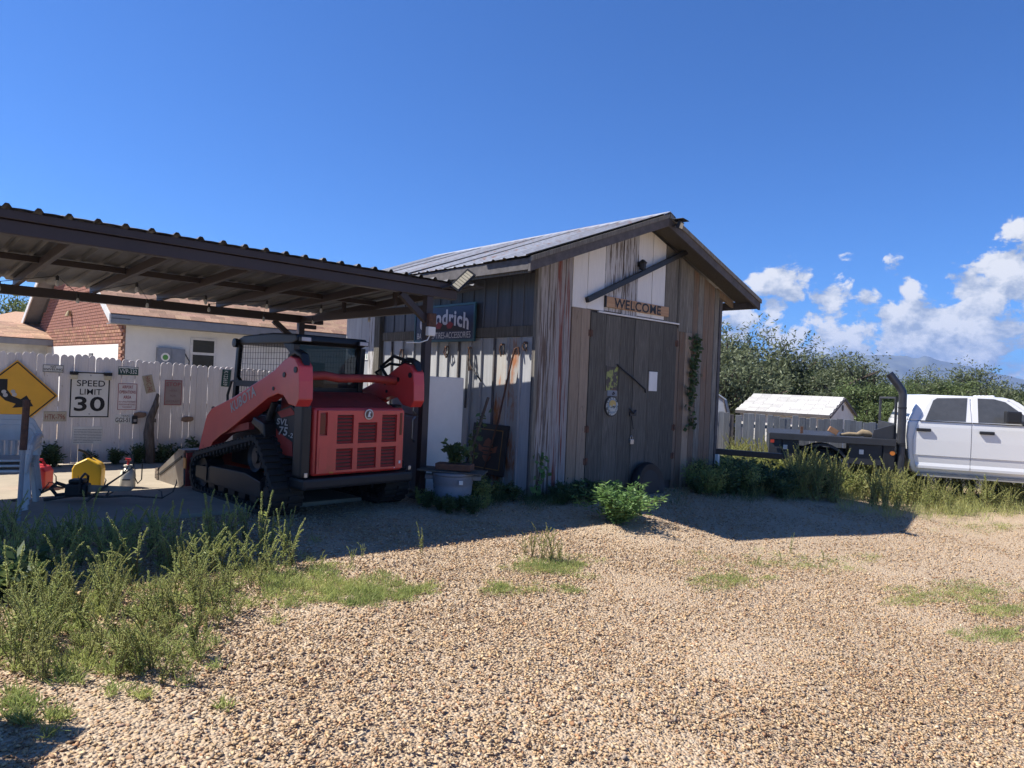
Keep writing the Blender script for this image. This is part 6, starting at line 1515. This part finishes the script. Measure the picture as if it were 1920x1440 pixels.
TV = [make_tree(3, 'leaf_tree'), make_tree(8, 'leaf_tree', 1.15), make_tree(15, 'leaf_tree_bright', 1.05, 430, .1, .11), make_tree(29, 'leaf_tree', .95)]
def tree(px, Y, topy, v_, label, wide=1.0):
    st, cr, h0 = TV[v_]; top = at(px, topy, Y); gz0 = g(top.x, Y) if Y < 13 else -.5
    s = (top.z - gz0) / h0
    if not st.materials: st.materials.append(MATS['bark'])
    o = thing('mesquite_tree', label, 'tree', (top.x, Y, gz0), RND.uniform(0, 6.28), 'trees behind the yard'); o.scale = (s * wide, s * wide, s)
    link('trunk', st, None, o); link('crown', cr, None, o)
for a in [(1392, 31, 612, 0, 'tall feathery mesquite tree right beside the shed gable', .95), (1335, 29, 640, 1, 'mesquite tree mostly hidden behind the wooden shed', 1.0), (1455, 31, 662, 3, 'grey green mesquite above the small white roofed shed', .95), (1532, 31, 664, 1, 'mesquite tree behind the ridge end of the white roofed shed', 1.0), (1598, 28.5, 668, 0, 'dark mesquite tree behind the gable of the white roofed shed', .95),
          (1655, 26, 714, 2, 'bright green low tree behind the exhaust stack', 1.1), (1706, 28.5, 704, 3, 'thin topped mesquite behind the cab rear', .9), (1775, 27.5, 712, 2, 'green tree standing behind the truck roof', 1.1), (1838, 29.5, 690, 1, 'mesquite tree above the front door of the truck', .9), (1895, 30, 702, 3, 'mesquite tree at the right edge above the windscreen', .9), (1965, 28, 728, 2, 'low tree cut by the right picture edge', 1.1), (1500, 31, 690, 2, 'low green tree in the second row behind the garden shed', 1.3), (1740, 32, 724, 0, 'grey green tree in the second row behind the truck', 1.3)]:
    tree(*a)
for a in [(58, 27, 552, 2, 'green tree rising behind the neighbour house roof', .8), (5, 29, 588, 2, 'low green tree at the left edge behind the neighbour house', .8)]: tree(*a)

# ------------------------------------------------------------------ mountains
RIDGE = [(-1500, 735), (-800, 660), (-300, 664), (200, 668), (700, 690), (1200, 700), (1380, 690), (1457, 668), (1520, 663), (1586, 660), (1620, 665), (1648, 662), (1698, 665), (1716, 668), (1736, 663), (1764, 673), (1807, 681), (1851, 692), (1879, 698), (1920, 708), (2000, 716), (2150, 705), (2400, 720), (3000, 760)]
rxs = np.array([r[0] for r in RIDGE], float); rys = np.array([r[1] for r in RIDGE], float)
NC, NR, DM = 420, 26, 3400.0
cx = np.linspace(-1500, 3000, NC); cy = np.interp(cx, rxs, rys) + 4 + NP.normal(0, .8, NC)
VV = []
for i in range(NC):
    top = at(cx[i], cy[i], DM)
    for j in range(NR):
        t = j / (NR - 1)                                  # foot in front to foot behind
        prof = math.sin(math.pi * min(t * 1.25, 1) / 2) ** 1.4 if t < .8 else 1 - (t - .8) * 3
        Y = DM - 900 + 1125 * t
        ridg = .16 * math.sin(i * .31 + 2 * math.sin(j * .5)) * math.sin(math.pi * min(1, t * 1.25)) + .09 * math.sin(i * .83 + j * .7) * math.sin(math.pi * min(1, t * 1.25))
        VV.append((top.x / DM * Y, Y, -30 + (top.z + 30) * max(0, prof * (1 + ridg * (1 - prof)))))
i_, j_ = np.meshgrid(np.arange(NC - 1), np.arange(NR - 1), indexing='ij'); q = (i_ * NR + j_).ravel()
M('mountain_scrub', (.15, .155, .11), (.09, .095, .07), rough=.95, scale=.012, detail=8, rnd=0)
mo = link('mountains', np_mesh('mountains', np.array(VV), np.stack([q, q + NR, q + NR + 1, q + 1], 1)), 'mountain_scrub'); struct(mo)
# ------------------------------------------------------------------ air between here and the mountains
hz = B(-5200, 5200, -60, 4200, -60, 245).build('haze', None)
hm = bpy.data.materials.new('haze'); hm.use_nodes = True; hm.node_tree.nodes.clear()
ho = hm.node_tree.nodes.new('ShaderNodeOutputMaterial'); hv = hm.node_tree.nodes.new('ShaderNodeVolumePrincipled')
hv.inputs['Color'].default_value = (.28, .50, 1.0, 1); hv.inputs['Density'].default_value = .0002; hv.inputs['Anisotropy'].default_value = .2
nlink(hm.node_tree, hv.outputs[0], ho.inputs['Volume']); hz.data.materials.append(hm); stuff(hz); hz['label'] = 'thin bluish air between the yard and the mountains'; hz['category'] = 'haze'
